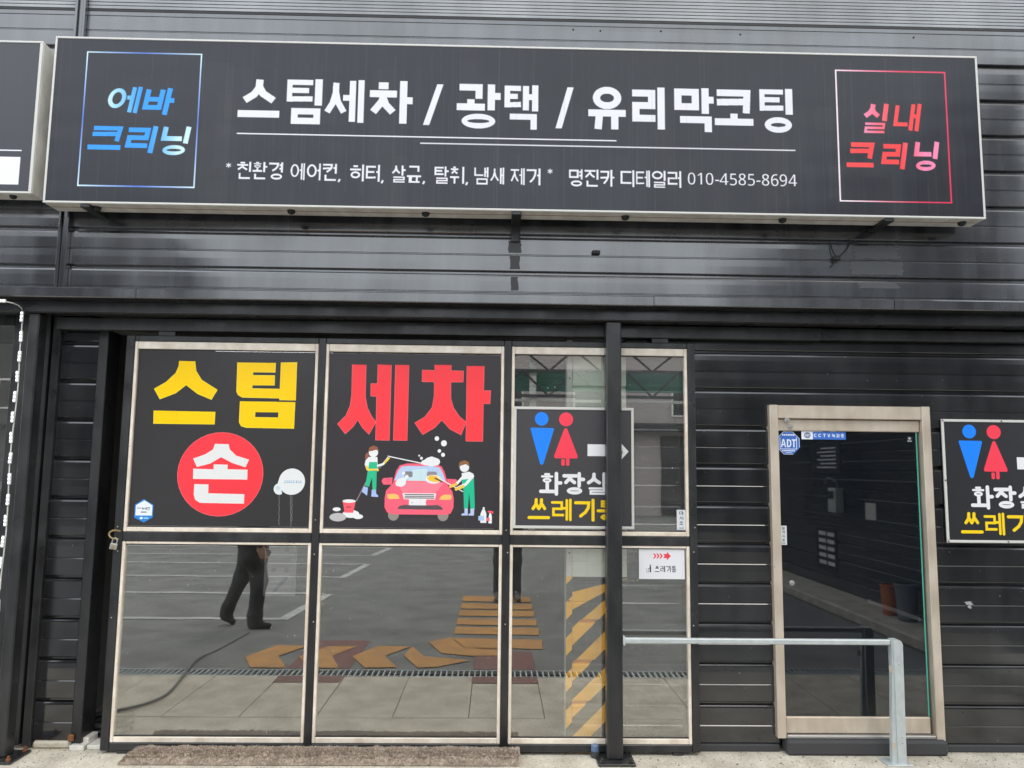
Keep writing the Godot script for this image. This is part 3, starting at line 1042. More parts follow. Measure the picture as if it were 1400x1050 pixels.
func print_camera_notice() -> ImageTexture:
	var cv := Canvas.new(420, 80, c8(66, 112, 196))
	var wh := c8(232, 236, 242)
	cv.rect(0, 0, 108, 80, wh)
	cv.ellipse(Vector2(56, 40), Vector2(32, 30), c8(126, 132, 158))
	cv.latin("ADT", 34, 30, 44, 20, wh, true)
	var xs := [118, 160, 204, 246]
	for k in 4:
		cv.latin("CCTV"[k], xs[k], 24, 27, 32, wh, true)
	for k in 3:
		cv.syllable("녹화중"[k], 288 + 42 * k, 22, 32, 36, 5.0, wh)
	cv.rect(108, 0, 200, 5, wh)
	cv.rect(270, 0, 330, 4, wh)
	return cv.done()


func print_hexagon() -> ImageTexture:
	var cv := Canvas.new(160, 180, c8(34, 132, 214))
	cv.trace([0.5, 0.06, 0.94, 0.27, 0.94, 0.70, 0.06, 0.70, 0.06, 0.27], c8(232, 236, 238))
	cv.words("누비전", 62, 62, 20, 22, 24, 3.6, c8(52, 84, 122))
	cv.rect(20, 66, 58, 74, c8(150, 170, 190))
	cv.rect(56, 96, 104, 104, c8(92, 100, 110))
	cv.ellipse(Vector2(62, 146), Vector2(14, 9), c8(232, 236, 238))
	cv.rect(82, 140, 122, 152, c8(150, 200, 240))
	return cv.done()


func print_bubble() -> ImageTexture:
	var cv := Canvas.new(256, 200, c8(226, 228, 228))
	for k in 8:
		cv.rect(92 + k * 17 + (6 if k > 4 else 0), 80, 105 + k * 17 + (6 if k > 4 else 0), 84 + (k % 3) * 2, c8(140, 176, 200))
		cv.rect(92 + k * 17 + (6 if k > 4 else 0), 90, 105 + k * 17 + (6 if k > 4 else 0), 98, c8(150, 182, 204))
	cv.ellipse(Vector2(44, 136), Vector2(20, 16), c8(196, 212, 222))
	return cv.done()


func print_stripes() -> ImageTexture:
	# x 0.471..0.830 and y 0.04..2.385: white wall, and below it slanted yellow and dark bands
	var cv := Canvas.new(180, 1172, c8(222, 227, 212))
	var px := 500.0
	var top := int((2.385 - 1.0) * px)
	cv.rect(0, top, 180, 1172, c8(58, 56, 54))
	for k in range(-1, 9):
		var y := top + 45.0 + k * 104.0
		cv.poly([PackedVector2Array([Vector2(0, maxf(top, y)), Vector2(0, maxf(top, y + 52)), Vector2(180, maxf(top, y + 52 - 172)), Vector2(180, maxf(top, y - 172))])], c8(255, 190, 16))
	var r := RandomNumberGenerator.new()
	r.seed = 3
	cv.specks(60, r, c8(120, 112, 96), 3)
	cv.streaks(20, r, [c8(170, 170, 155)], 0.2)
	return cv.done()


func print_trim_bands() -> ImageTexture:
	var cv := Canvas.new(19, 480, c8(58, 56, 54))
	for k in range(-1, 6):
		var y := 75.0 + k * 104.0
		cv.poly([PackedVector2Array([Vector2(0, y), Vector2(0, y + 52), Vector2(19, y + 34), Vector2(19, y - 18)])], c8(255, 190, 16))
	return cv.done()


func print_inner_poster() -> ImageTexture:
	var cv := Canvas.new(200, 320, c8(94, 93, 91))  # all tones darkened: the dimness of the room is put into the print
	cv.ellipse(Vector2(140, 30), Vector2(18, 18), c8(69, 64, 62))
	cv.rect(30, 80, 170, 110, c8(81, 80, 79))
	for x: float in [60.0, 140.0]:
		cv.ellipse(Vector2(x, 160), Vector2(16, 14), c8(71, 67, 65))
	cv.rect(24, 196, 176, 300, c8(101, 100, 98))
	cv.line(PackedVector2Array([Vector2(70, 286), Vector2(140, 214)]), 22, c8(55, 60, 80), true)
	return cv.done()


func print_left_sign() -> ImageTexture:
	var cv := Canvas.new(1024, 600, c8(52, 54, 60))
	var r := RandomNumberGenerator.new()
	r.seed = 17
	cv.streaks(200, r, [c8(96, 97, 101), c8(46, 48, 54)], 0.12)
	cv.rect(300, 0.724 * 600, 1024 - 34, 0.724 * 600 + 5, c8(232, 232, 238))
	cv.rect(300, 0.772 * 600, 1024 - 36, 0.955 * 600, c8(230, 229, 238))
	return cv.done()


# ---------------------------------------------------------------- the building
const LOW_PITCH := 0.2345
const UP_PITCH := 0.2295


# one course of siding, hung from y = 0: groove, lip, face, a bead half way, face, return
func course(pitch: float) -> PackedVector2Array:
	var h := pitch
	return PackedVector2Array([Vector2(-0.014, 0), Vector2(-0.014, -0.009), Vector2(0.003, -0.016), Vector2(0.008, -0.021), Vector2(0.010, -0.030), Vector2(0.0105, -h * 0.25), Vector2(0.010, -h * 0.52),
		Vector2(0.0065, -h * 0.52 - 0.002), Vector2(0.0065, -h * 0.52 - 0.006), Vector2(0.010, -h * 0.52 - 0.011), Vector2(0.0105, -h * 0.75), Vector2(0.010, -h + 0.010), Vector2(0.007, -h + 0.006), Vector2(-0.014, -h + 0.005), Vector2(-0.014, -h)])


func siding(parent: Node, y_top: float, count: int, x0: float, x1: float, z: float, pitch: float, m: Material, called := "siding_panel") -> void:
	var key := "course %s %s" % [pitch, x1 - x0]
	if not shapes.has(key):
		shapes[key] = drawn_x(course(pitch), 0, x1 - x0)
	for i in count:
		part(called, shapes[key], m, parent, Vector3(x0, y_top - i * pitch, z))


func screws(parent: Node, spots: Array, r := 0.006, m: Material = null, called := "screw") -> void:
	var s := lathe([Vector2(r, 0), Vector2(r, r * 0.5), Vector2(r * 0.6, r * 0.8), Vector2(0, r * 0.8)], 8)
	for p: Vector3 in spots:
		var o := part(called, s, m if m else mats.zinc, parent, p)
		o.rotation.x = PI / 2


# a patch with a ragged outline and hardly any thickness
func ragged(x0: float, x1: float, y_top: float, y_low: float, rough: float) -> ArrayMesh:
	var o := PackedVector2Array()
	for k in 9:
		o.append(Vector2(lerpf(x0, x1, k / 8.0), y_top + rng.randf_range(-0.2, 0.1) * rough))
	for k in range(1, 6):
		o.append(Vector2(x1 + rng.randf_range(-1, 1) * rough, lerpf(y_top, y_low, k / 6.0)))
	for k in 9:
		o.append(Vector2(lerpf(x1, x0, k / 8.0), y_low + rng.randf_range(-0.1, 0.2) * rough))
	for k in range(1, 6):
		o.append(Vector2(x0 + rng.randf_range(-1, 1) * rough, lerpf(y_low, y_top, k / 6.0)))
	return slab_shape(o, 0.0, 0.0006)


func build_building() -> void:
	var b := thing("steel_clad_building", "black building clad in glossy horizontal metal siding, behind all the signs", "building")
	var sd: Material = mats.siding_paint
	var up: Material = mats.upper_siding_paint
	var low := holder("lower_wall", b)
	siding(low, 2.619, 3, 0.802, 4.55, 0.0, LOW_PITCH, sd)
	siding(low, 2.619 - 3 * LOW_PITCH, 4, 0.802, 1.705, 0.0, LOW_PITCH, sd)
	siding(low, 2.619 - 7 * LOW_PITCH, 4, 0.748, 1.705, 0.0, LOW_PITCH, sd)
	siding(low, 2.619 - 3 * LOW_PITCH, 8, 2.66, 4.55, 0.0, LOW_PITCH, sd)
	siding(low, 2.619, 11, -2.662, -2.443, 0.0, LOW_PITCH, sd)
	# the striped end of the wall beside the opening
	var striped := holder("striped_wall", b, Vector3.ZERO, "white wall end with slanted yellow and black warning bands, behind the gate glass")
	var sm := printed("warning_bands", print_stripes(), 0.5)
	for i in 10:
		var y := 2.3845 - i * LOW_PITCH
		var st := start()
		var oc := course(LOW_PITCH)
		for k in oc.size() - 1:
			var p := oc[k]
			var q := oc[k + 1]
			var n := Vector3(0, q.x - p.x, p.y - q.y).normalized()
			var c := [[0.0, p], [1.0, p], [1.0, q], [0.0, p], [1.0, q], [0.0, q]]
			for v: Array in c:
				st.set_normal(n)
				var wd := 0.330 if i < 6 else 0.276
				st.set_uv(Vector2(v[0] * wd / 0.359, (2.3845 - (y + v[1].y)) / 2.345))
				st.add_vertex(Vector3(v[0] * wd, v[1].y, v[1].x))
		part("siding_panel", st.commit(), sm, striped, Vector3(0.471, y, 0))
	span(0.433, 0.470, 0.04, 2.44, -0.10, 0.014, "corner_trim", mats.old_white, striped)
	part("trim_bands", print_quad(0.036, 0.960), printed("trim_bands", print_trim_bands(), 0.5), striped, Vector3(0.4515, 0.521, 0.0146))
	screws(striped, [Vector3(0.452, 2.20, 0.014), Vector3(0.452, 1.50, 0.014), Vector3(0.452, 1.14, 0.014), Vector3(0.452, 0.86, 0.014), Vector3(0.452, 0.42, 0.014)], 0.005, mats.rubber)
	# wall cores close the rooms behind the sheets
	var core: Material = mats.room_paint
	span(0.44, 1.70, 0.0, 2.60, -0.16, -0.02, "wall_core", core, b, 0)
	span(2.67, 4.56, 0.0, 2.60, -0.16, -0.02, "wall_core", core, b, 0)
	span(1.70, 2.67, 2.06, 2.60, -0.16, -0.02, "wall_core", core, b, 0)
	span(-2.66, -2.445, 0.0, 2.60, -0.16, -0.02, "wall_core", core, b, 0)
	span(-2.445, 0.433, 2.46, 2.60, -0.16, -0.02, "wall_core", core, b, 0)
	span(-2.44, -2.382, 0.03, 2.46, -0.14, 0.016, "opening_jamb", mats.black_steel, b)
	span(-2.83, -2.668, 0.02, 2.60, -0.10, -0.03, "steel_column", mats.black_steel, b)
	span(-2.765, -2.735, 0.02, 2.60, -0.03, 0.02, "steel_column", mats.black_steel, b)
	span(-2.71, -2.664, 0.02, 2.60, -0.03, 0.035, "steel_column", mats.black_steel, b)
	span(0.835, 1.70, 0.0, 0.042, -0.02, 0.022, "base_curb", mats.dark_step, b, 0.006)
	span(2.672, 4.55, 0.0, 0.042, -0.02, 0.022, "base_curb", mats.dark_step, b, 0.006)
	span(-2.66, -2.44, 0.0, 0.044, -0.06, 0.020, "base_curb", mats.concrete, b, 0.012)
	for q: Array in [[-2.43, -2.345, 0.030, -0.08, 0.05], [-2.34, -2.262, 0.026, -0.09, 0.03], [-2.42, -2.35, 0.055, -0.12, -0.01]]:
		span(q[0], q[1], 0.0, q[2], q[3], q[4], "tile", mats.old_white, b, 0.004)
	span(-2.452, -2.418, 0.045, 0.085, 0.017, 0.034, "hinge_stub", mats.rust, b, 0.006)
	# the rooms
	span(-2.66, 0.9, 0.0, 2.60, -5.98, -5.88, "room_wall", core, b, 0)
	span(-2.76, -2.66, 0.0, 2.60, -5.88, -0.10, "room_wall", core, b, 0)
	span(0.9, 1.0, 0.0, 2.60, -5.88, -0.16, "room_wall", core, b, 0)
	span(1.0, 4.6, 0.0, 2.60, -5.0, -4.9, "room_wall", core, b, 0)
	span(-2.66, 0.9, 0.004, 0.012, -5.88, -0.02, "room_floor", mats.room_floor, b, 0)
	span(1.0, 4.5, 0.004, 0.09, -4.9, -0.16, "room_floor", mats.room_floor, b, 0)
	# overhang: soffit, channel beam, gate rail, flashing
	span(-5.0, 4.56, 2.602, 2.622, -5.98, 0.286, "soffit", mats.black_steel, b, 0)
	span(-5.0, 4.5, 2.528, 2.601, 0.10, 0.205, "channel_beam", mats.black_steel, b, 0.006)
	span(-5.0, 4.5, 2.530, 2.536, 0.206, 0.226, "channel_beam", mats.black_steel, b, 0.001)
	span(-2.66, 2.0, 2.447, 2.523, 0.040, 0.098, "gate_rail", mats.black_steel, b, 0.004)
	span(2.0, 4.5, 2.452, 2.520, 0.036, 0.094, "gate_rail", mats.black_steel, b, 0.004)
	var fl := PackedVector2Array([Vector2(0.196, 2.684), Vector2(0.200, 2.674), Vector2(0.297, 2.662), Vector2(0.301, 2.657), Vector2(0.301, 2.608), Vector2(0.296, 2.603), Vector2(0.282, 2.603)])
	var xs := [-5.0, -2.1, 0.92, 2.35, 4.56]
	for i in 4:
		part("flashing", drawn_x(fl, xs[i] + 0.002, xs[i + 1] - 0.002), up, b, Vector3(0, rng.randf_range(-0.002, 0.002), 0))
	# upper wall: eight courses, a band of fine ribs above them, and an upright joint strip
	var upper := holder("upper_wall", b)
	for s: Array in [[-5.0, -2.618], [-2.552, 4.9]]:
		siding(upper, 4.424, 8, s[0], s[1], 0.19, UP_PITCH, up)
		var ribs := PackedVector2Array()
		var y := 6.2
		while y > 4.46:
			ribs.append_array(PackedVector2Array([Vector2(0.0, y), Vector2(0.0, y - 0.0165), Vector2(-0.007, y - 0.018), Vector2(-0.007, y - 0.0205)]))
			y -= 0.022
		ribs.append_array(PackedVector2Array([Vector2(0.0, y), Vector2(0.0, 4.432)]))
		part("ribbed_sheet", drawn_x(ribs, s[0], s[1]), mats.ribbed_sheet, upper, Vector3(0, 0, 0.198))
	span(-2.616, -2.602, 2.66, 6.2, 0.18, 0.232, "joint_strip", up, upper)
	span(-2.568, -2.554, 2.66, 6.2, 0.18, 0.232, "joint_strip", up, upper)
	span(-2.601, -2.569, 2.66, 6.2, 0.18, 0.214, "joint_strip", up, upper)
	span(-5.0, 4.9, 4.4225, 4.437, 0.170, 0.2045, "cover_strip", mats.rubber, upper, 0.001)
	span(-5.0, 4.9, 4.396, 4.4215, 0.178, 0.2035, "cover_strip", up, upper, 0.001)  # strips added to cover the sun's glint on the top course's lip
	var pops := []
	for x: float in [0.45, 0.62, 1.0, 1.5, 2.6]:
		pops.append(Vector3(x, 4.375 - 0.02 * fposmod(x * 7, 1), 0.200))
	screws(upper, pops, 0.006, mats.rubber)
	# dull touch-up paint right of the loose wires, and dark ragged strips under the middle bracket
	for q: Array in [[2.17, 2.44, 3.012, 2.936, 0.2], [2.15, 2.46, 2.921, 2.836, 0.3], [2.19, 2.43, 2.789, 2.752, 0.2]]:
		part("paint_patch", ragged(q[0], q[1], q[2], q[3], 0.018), mats.touch_up_paint, upper, Vector3(0, 0, 0.2008))
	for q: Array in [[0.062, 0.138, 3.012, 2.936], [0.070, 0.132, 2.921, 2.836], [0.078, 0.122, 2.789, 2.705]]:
		part("dark_strip", ragged(q[0], q[1], q[2], q[3], 0.005), mats.dark_strip_tone, upper, Vector3(0, 0, 0.2008))
	# fixings and a filled chip in the lower wall
	var fix := []
	for k in 34:
		fix.append(Vector3(rng.randf_range(0.9, 1.65) if k % 2 else rng.randf_range(2.72, 3.4), 2.619 - LOW_PITCH * (k % 11) - rng.randf_range(0.03, 0.05), 0.0105))
	screws(low, fix, 0.0045, mats.black_steel)
	part("filled_chip", ragged(2.86, 2.90, 0.872, 0.852, 0.012), mats.chipped_filler, low, Vector3(0, 0, 0.0108))
	part("filled_chip", ragged(2.875, 2.895, 0.850, 0.830, 0.010), mats.chipped_filler, low, Vector3(0, 0, 0.0108))
	span(-5.0, 4.9, 6.2, 6.3, -6.0, 0.30, "roof", mats.black_steel, b, 0.01)
	span(-5.0, 4.9, 2.63, 6.2, -0.2, 0.17, "wall_core", core, b, 0)
	span(-5.0, 4.9, 0.0, 6.2, -6.1, -6.0, "back_wall", core, b, 0)
	span(-5.1, -5.0, 0.0, 6.2, -6.1, 0.17, "side_wall", core, b, 0)
	span(4.9, 5.0, 0.0, 6.2, -6.1, 0.17, "side_wall", core, b, 0)
	build_neighbour_front(b)
	build_door(b)


func build_neighbour_front(b: Node) -> void:
	# the next shop's glazed front, of which a sliver shows beside the light string
	var n := holder("neighbour_glazing", b, Vector3.ZERO, "dark framed glazing of the next shop, at the left edge")
	span(-2.93, -2.84, 0.02, 2.60, 0.0, 0.06, "frame", mats.black_steel, n)
	span(-4.6, -2.93, 2.47, 2.60, 0.0, 0.06, "frame", mats.black_steel, n)
	span(-4.6, -2.93, 0.02, 0.12, 0.0, 0.06, "frame", mats.black_steel, n)
	glass(-4.6, -2.93, 0.12, 2.47, 0.026, 0.032, n)
	span(-4.9, -2.77, 0.0, 2.60, -1.6, -1.5, "room_wall", mats.shop_wall, n, 0)
	span(-4.7, -4.6, 0.0, 2.60, -1.5, 0.06, "room_wall", mats.shop_wall, n, 0)
	span(-4.2, -3.0, 0.85, 0.9, -1.5, -1.1, "shelf", mats.cabinet_white, n)
	span(-4.2, -3.0, 1.45, 1.5, -1.5, -1.1, "shelf", mats.cabinet_white, n)


func build_door(b: Node) -> void:
	var d := holder("entrance_door", b, Vector3.ZERO, "dark glass door in a bronze aluminium frame")
	var br: Material = mats.bronze_aluminium
	span(1.678, 1.730, 0.085, 2.050, -0.06, 0.052, "jamb", br, d, 0.004)
	span(2.622, 2.674, 0.055, 2.050, -0.06, 0.052, "jamb", br, d, 0.004)
	span(1.7305, 2.6215, 1.968, 2.048, -0.06, 0.046, "head", br, d, 0.004)
	span(1.734, 2.618, 1.893, 1.964, -0.02, 0.022, "top_rail", br, d, 0.004)
	span(1.737, 2.604, 0.106, 0.200, -0.02, 0.024, "bottom_rail", br, d, 0.005)
	var pane := span(1.737, 2.598, 0.201, 1.892, 0.000, 0.010, "pane", mats.door_glass, d, 0)
	part("pane_edge", cbox(Vector3(0.008, 1.691, 0.012), 0.001), mats.glass_edge, d, Vector3(2.6025, 1.0465, 0.006))
	pane.set_meta("label", "dark tinted door glass")
	var rose := lathe([Vector2(0.016, 0), Vector2(0.016, 0.006), Vector2(0.012, 0.010), Vector2(0.006, 0.010), Vector2(0.005, 0.016), Vector2(0, 0.016)], 16)
	for p: Vector3 in [Vector3(1.785, 1.955, 0.046), Vector3(1.812, 1.918, 0.022)]:
		var o := part("closer_cap", rose, mats.zinc, d, p)
		o.rotation.x = PI / 2
	var lock := part("lock", rose, mats.zinc, d, Vector3(1.80, 0.973, 0.010))
	lock.rotation.x = PI / 2
	span(1.722, 2.668, 0.0, 0.084, -0.02, 0.088, "step", mats.dark_step, d, 0.012)
	span(1.735, 2.618, 0.0845, 0.102, -0.02, 0.050, "threshold", mats.zinc, d, 0.003)
	var oct := PackedVector2Array()
	for k in 8:
		oct.append(Vector2(cos(TAU * (k + 0.5) / 8), sin(TAU * (k + 0.5) / 8)) * 0.0755)
	var st := start()
	for k in range(1, 7):
		for i: int in [0, k, k + 1] if false else [0, k + 1, k]:
			st.set_normal(Vector3(0, 0, 1))
			st.set_uv(Vector2(oct[i].x, -oct[i].y) / 0.1525 + Vector2(0.5, 0.5))
			st.add_vertex(Vector3(oct[i].x, oct[i].y, 0))
	part("sticker", st.commit(), printed("security_sticker", print_octagon(), 0.4), d, Vector3(1.803, 1.818, 0.0112), "blue eight-sided security sticker with white letters")
	part("sticker", print_quad(0.276, 0.050), printed("camera_notice", print_camera_notice(), 0.4), d, Vector3(2.024, 1.867, 0.0112), "blue and white camera notice sticker")
	part("sticker", print_quad(0.040, 0.115), printed("pull_sticker", print_upright("당기시오", true), 0.4), d, Vector3(1.758, 1.257, 0.0112), "pale upright pull sticker")
	var mk := Canvas.new(64, 64, c8(20, 22, 24))
	mk.poly([PackedVector2Array([Vector2(32, 6), Vector2(52, 24), Vector2(32, 40), Vector2(12, 24)])], c8(170, 176, 176))
	mk.rect(6, 48, 58, 58, c8(170, 176, 176))
	part("sticker", print_quad(0.036, 0.036), printed("glass_mark", mk.done(), 0.4), d, Vector3(2.560, 1.850, 0.0112), "small white maker's mark in the glass corner")


# a wall that stands forward on the right, out of the frame; the door glass mirrors it
func build_wing() -> void:
	var w := thing("side_wall", "black clad wall standing forward on the right, mirrored in the door glass", "wall", Vector3(4.53, 0, 2.2))
	w.rotation.y = -PI / 2
	siding(w, 5.2, 22, 0.0, 8.8, 0.0, LOW_PITCH, mats.siding_paint)
	part("wall_core", cbox(Vector3(8.8, 5.2, 0.2), 0), mats.room_paint, w, Vector3(4.4, 2.6, -0.12))
	part("coping", cbox(Vector3(8.8, 0.08, 0.34), 0.01), mats.black_steel, w, Vector3(4.4, 5.25, -0.08))


func build_wing_things() -> void:
	var kerb := setting("pavement", cbox(Vector3(0.575, 0.12, 10.6), 0.02), mats.concrete, Vector3(4.2375, 0.06, 5.6))
	kerb.name = "pavement"
	var x := 4.518
	var rows := Canvas.new(300, 400, c8(34, 35, 38))
	for k in 6:
		rows.rect(40, 60 + k * 52, 200 + (k * 37) % 70, 78 + k * 52, c8(226, 228, 232))
	var t := thing("wall_panel", "dark notice panel with pale lines on the forward side wall, mirrored in the door", "notice", Vector3(x, 1.84, 5.80))
	t.rotation.y = -PI / 2
	part("board", cbox(Vector3(0.92, 0.42, 0.012), 0.002), mats.black_steel, t)
	part("print", print_quad(0.9, 0.40), printed("panel_print", rows.done(), 0.5), t, Vector3(0, 0, 0.0075))
	var t2 := thing("paper_notice", "pale paper sheet on the forward side wall, mirrored in the door", "notice", Vector3(x, 1.18, 4.58))
	t2.rotation.y = -PI / 2
	part("sheet", cbox(Vector3(0.26, 0.20, 0.004), 0.001), mats.cabinet_white, t2)
	var t3 := thing("vending_box", "grey coin box with a hose hook on the forward side wall, mirrored in the door", "coin box", Vector3(x - 0.06, 1.28, 5.40))
	t3.rotation.y = -PI / 2
	part("case", cbox(Vector3(0.22, 0.32, 0.12), 0.012), mats.galvanised, t3)
	part("lid", cbox(Vector3(0.16, 0.10, 0.008), 0.002), mats.black_steel, t3, Vector3(0, 0.07, 0.066))
	part("hook", tube(curve([Vector3(-0.12, 0.16, 0.0), Vector3(-0.14, 0.24, 0.05), Vector3(-0.02, 0.29, 0.10), Vector3(0.10, 0.22, 0.08)], 5), 0.012, 8), mats.grey_plastic, t3)
	var words := Canvas.new(256, 256, c8(24, 24, 26))
	for k in 5:
		words.rect(24, 24 + k * 46, 112, 48 + k * 46, c8(224, 226, 230))
		words.rect(132, 24 + k * 46, 226, 48 + k * 46, c8(224, 226, 230))
	var t4 := thing("price_panel", "black price panel with two columns of pale lines low on the forward side wall", "notice", Vector3(x, 0.62, 5.86))
	t4.rotation.y = -PI / 2
	part("board", cbox(Vector3(0.64, 0.56, 0.012), 0.002), mats.black_steel, t4)
	part("print", print_quad(0.62, 0.54), printed("price_print", words.done(), 0.5), t4, Vector3(0, 0, 0.0075))
	# two bins on the raised pavement
	for k in 2:
		var bin := thing("waste_bin", ["orange plastic waste bin on the raised pavement, mirrored in the door", "grey plastic waste bin beside the orange bin, mirrored in the door"][k], "bin", Vector3(4.30, 0.12, 3.76 - 0.34 * k), "bins along the side wall")
		var m: Material = mats.orange_plastic if k == 0 else mats.grey_plastic
		part("body", lathe([Vector2(0, 0), Vector2(0.068, 0), Vector2(0.078, 0.01), Vector2(0.098, 0.30), Vector2(0.092, 0.30), Vector2(0.072, 0.02), Vector2(0, 0.02)], 20), m, bin)
		part("rim", lathe([Vector2(0.094, 0.296), Vector2(0.108, 0.299), Vector2(0.108, 0.318), Vector2(0.094, 0.322)], 20), m, bin)
		bin.scale = Vector3.ONE * (1.0 if k == 0 else 1.18)


# ---------------------------------------------------------------- the sliding gate
const GX := [-2.235, -2.185, -1.080, -1.036, 0.047, 0.091, 1.164, 1.210]
const GY := [0.018, 0.061, 1.194, 1.249, 2.383, 2.418]


# a pane with coordinates of its own, so that the splashes on it lie differently from pane to pane
func glass(x0: float, x1: float, y0: float, y1: float, z0: float, z1: float, parent: Node) -> void:
	var st := start()
	var off := Vector2(rng.randf(), rng.randf())
	var c := [Vector3(x0, y0, z0), Vector3(x1, y0, z0), Vector3(x1, y1, z0), Vector3(x0, y1, z0), Vector3(x0, y0, z1), Vector3(x1, y0, z1), Vector3(x1, y1, z1), Vector3(x0, y1, z1)]
	for f: Array in [[4, 5, 6, 7, Vector3(0, 0, 1)], [0, 1, 2, 3, Vector3(0, 0, -1)]]:
		for k: int in [0, 2, 1, 0, 3, 2] if f[4].z > 0 else [0, 1, 2, 0, 2, 3]:
			var p: Vector3 = c[f[k]]
			st.set_normal(f[4])
			st.set_uv(Vector2(p.x - x0, y1 - p.y) / 1.35 + off + (Vector2(0.37, 0.61) if f[4].z < 0 else Vector2.ZERO))
			st.add_vertex(p - Vector3((x0 + x1) * 0.5, (y0 + y1) * 0.5, (z0 + z1) * 0.5))
	part("pane", st.commit(), mats.gate_glass, parent, Vector3((x0 + x1) * 0.5, (y0 + y1) * 0.5, (z0 + z1) * 0.5))


func build_gate() -> void:
	var g := thing("sliding_gate", "glazed sliding gate of six panes in a black steel frame", "gate")
	var bs: Material = mats.black_steel
	for i: int in [0, 2, 4, 6]:
		span(GX[i], GX[i + 1], GY[0], GY[5], 0.048, 0.094, "stile" if i in [0, 6] else "mullion", bs, g, 0.004)
	for i in 3:
		var x0: float = GX[i * 2 + 1]
		var x1: float = GX[i * 2 + 2]
		for k: int in [0, 2, 4]:
			span(x0 + 0.0005, x1 - 0.0005, GY[k], GY[k + 1], 0.049, 0.093, "rail", bs, g, 0.004)
	var film := [sheet("steam_film", print_steam_film(), 0.24, 0.45, 0.12), sheet("wash_film", print_wash_film(), 0.24, 0.45, 0.12)]
	var wide := 0.018
	for i in 3:
		for r in 2:
			var x0: float = GX[i * 2 + 1] + 0.001
			var x1: float = GX[i * 2 + 2] - 0.001
			var y0: float = GY[r * 2 + 1] + 0.001
			var y1: float = GY[r * 2 + 2] - 0.001
			var lo := 0.031 if r == 0 else 0.026
			var hi := 0.014 if r == 0 else 0.045
			var bd: Material = mats.bead_aluminium
			span(x0, x0 + wide, y0, y1, 0.056, 0.090, "bead", bd, g, 0.003)
			span(x1 - wide, x1, y0, y1, 0.056, 0.090, "bead", bd, g, 0.003)
			for e: Array in [[y0, y0 + lo], [y1 - hi, y1]]:
				span(x0 + wide + 0.0005, x1 - wide - 0.0005, e[0], e[1], 0.056, 0.089, "bead", bd, g, 0.003)
				# the bead's groove: a second, lower step
				var ym: float = e[1] if e[0] == y0 else e[0]
				var ys: float = 1.0 if e[0] == y0 else -1.0
				span(x0 + wide + 0.0005, x1 - wide - 0.0005, minf(ym, ym + ys * 0.005), maxf(ym, ym + ys * 0.005), 0.060, 0.081, "glazing_strip", mats.rubber, g, 0.001)
			var px0 := x0 + wide - 0.004
			var px1 := x1 - wide + 0.004
			var py0 := y0 + lo - 0.004
			var py1 := y1 - hi + 0.004
			glass(px0, px1, py0, py1, 0.070, 0.076, g)
			if r == 1 and i < 2:
				var fx0 := x0 + wide + 0.004
				var fx1 := x1 - wide - 0.004
				var fy0 := y0 + lo + 0.009
				var fy1 := y1 - hi - 0.009
				part("printed_film", print_quad(fx1 - fx0, fy1 - fy0), film[i], g, Vector3((fx0 + fx1) * 0.5, (fy0 + fy1) * 0.5, 0.0772),
					["dark film with big yellow letters and a red disc", "dark film with big red letters and a cartoon car wash"][i])
				if i == 0:
					stickers(g, fx0, fx1, fy0, fy1)
	part("sticker", print_quad(0.054, 0.118), printed("push_sticker", print_upright("미시오", false), 0.4), g, Vector3(1.118, 1.348, 0.0772), "small white upright push sticker")
	span(-2.14, -2.08, 0.0, 0.018, 0.055, 0.090, "floor_guide", mats.black_steel, g, 0.002)
	span(1.05, 1.11, 0.0, 0.018, 0.055, 0.090, "floor_guide", mats.black_steel, g, 0.002)
	span(-2.05, -1.95, 2.418, 2.447, 0.055, 0.085, "hanger", mats.black_steel, g, 0.002)
	span(0.95, 1.05, 2.418, 2.447, 0.055, 0.085, "hanger", mats.black_steel, g, 0.002)
	var spots := []
	for x: float in [-2.21, -1.058, 0.069, 1.188]:
		for y: float in [1.30, 1.15, 0.75]:
			spots.append(Vector3(x + rng.randf_range(-0.01, 0.01), y + rng.randf_range(-0.03, 0.03), 0.094))
	screws(g, spots, 0.004)
	# hasp and padlock on the left stile
	var hasp := part("hasp", tube(curve([Vector3(-2.205, 1.205, 0.095), Vector3(-2.235, 1.215, 0.12), Vector3(-2.248, 1.240, 0.122), Vector3(-2.225, 1.258, 0.12), Vector3(-2.195, 1.252, 0.098)], 5), 0.005, 8), mats.brass, g)
	hasp.set_meta("label", "bent brass hasp on the stile")
	var pl := thing("padlock", "small brass-grey padlock hanging on the left stile of the glazed gate", "padlock", Vector3(-2.222, 1.165, 0.112))
	pl.rotation.z = -0.16
	part("body", cbox(Vector3(0.042, 0.036, 0.016), 0.004), mats.zinc, pl)
	part("shackle", tube(curve([Vector3(-0.013, 0.016, 0), Vector3(-0.013, 0.036, 0), Vector3(0, 0.050, 0), Vector3(0.013, 0.036, 0), Vector3(0.013, 0.016, 0)], 5), 0.0032, 8), mats.zinc, pl)
	part("keyhole_plate", cbox(Vector3(0.018, 0.018, 0.003), 0.001), mats.brass, pl, Vector3(0, -0.002, 0.0085))


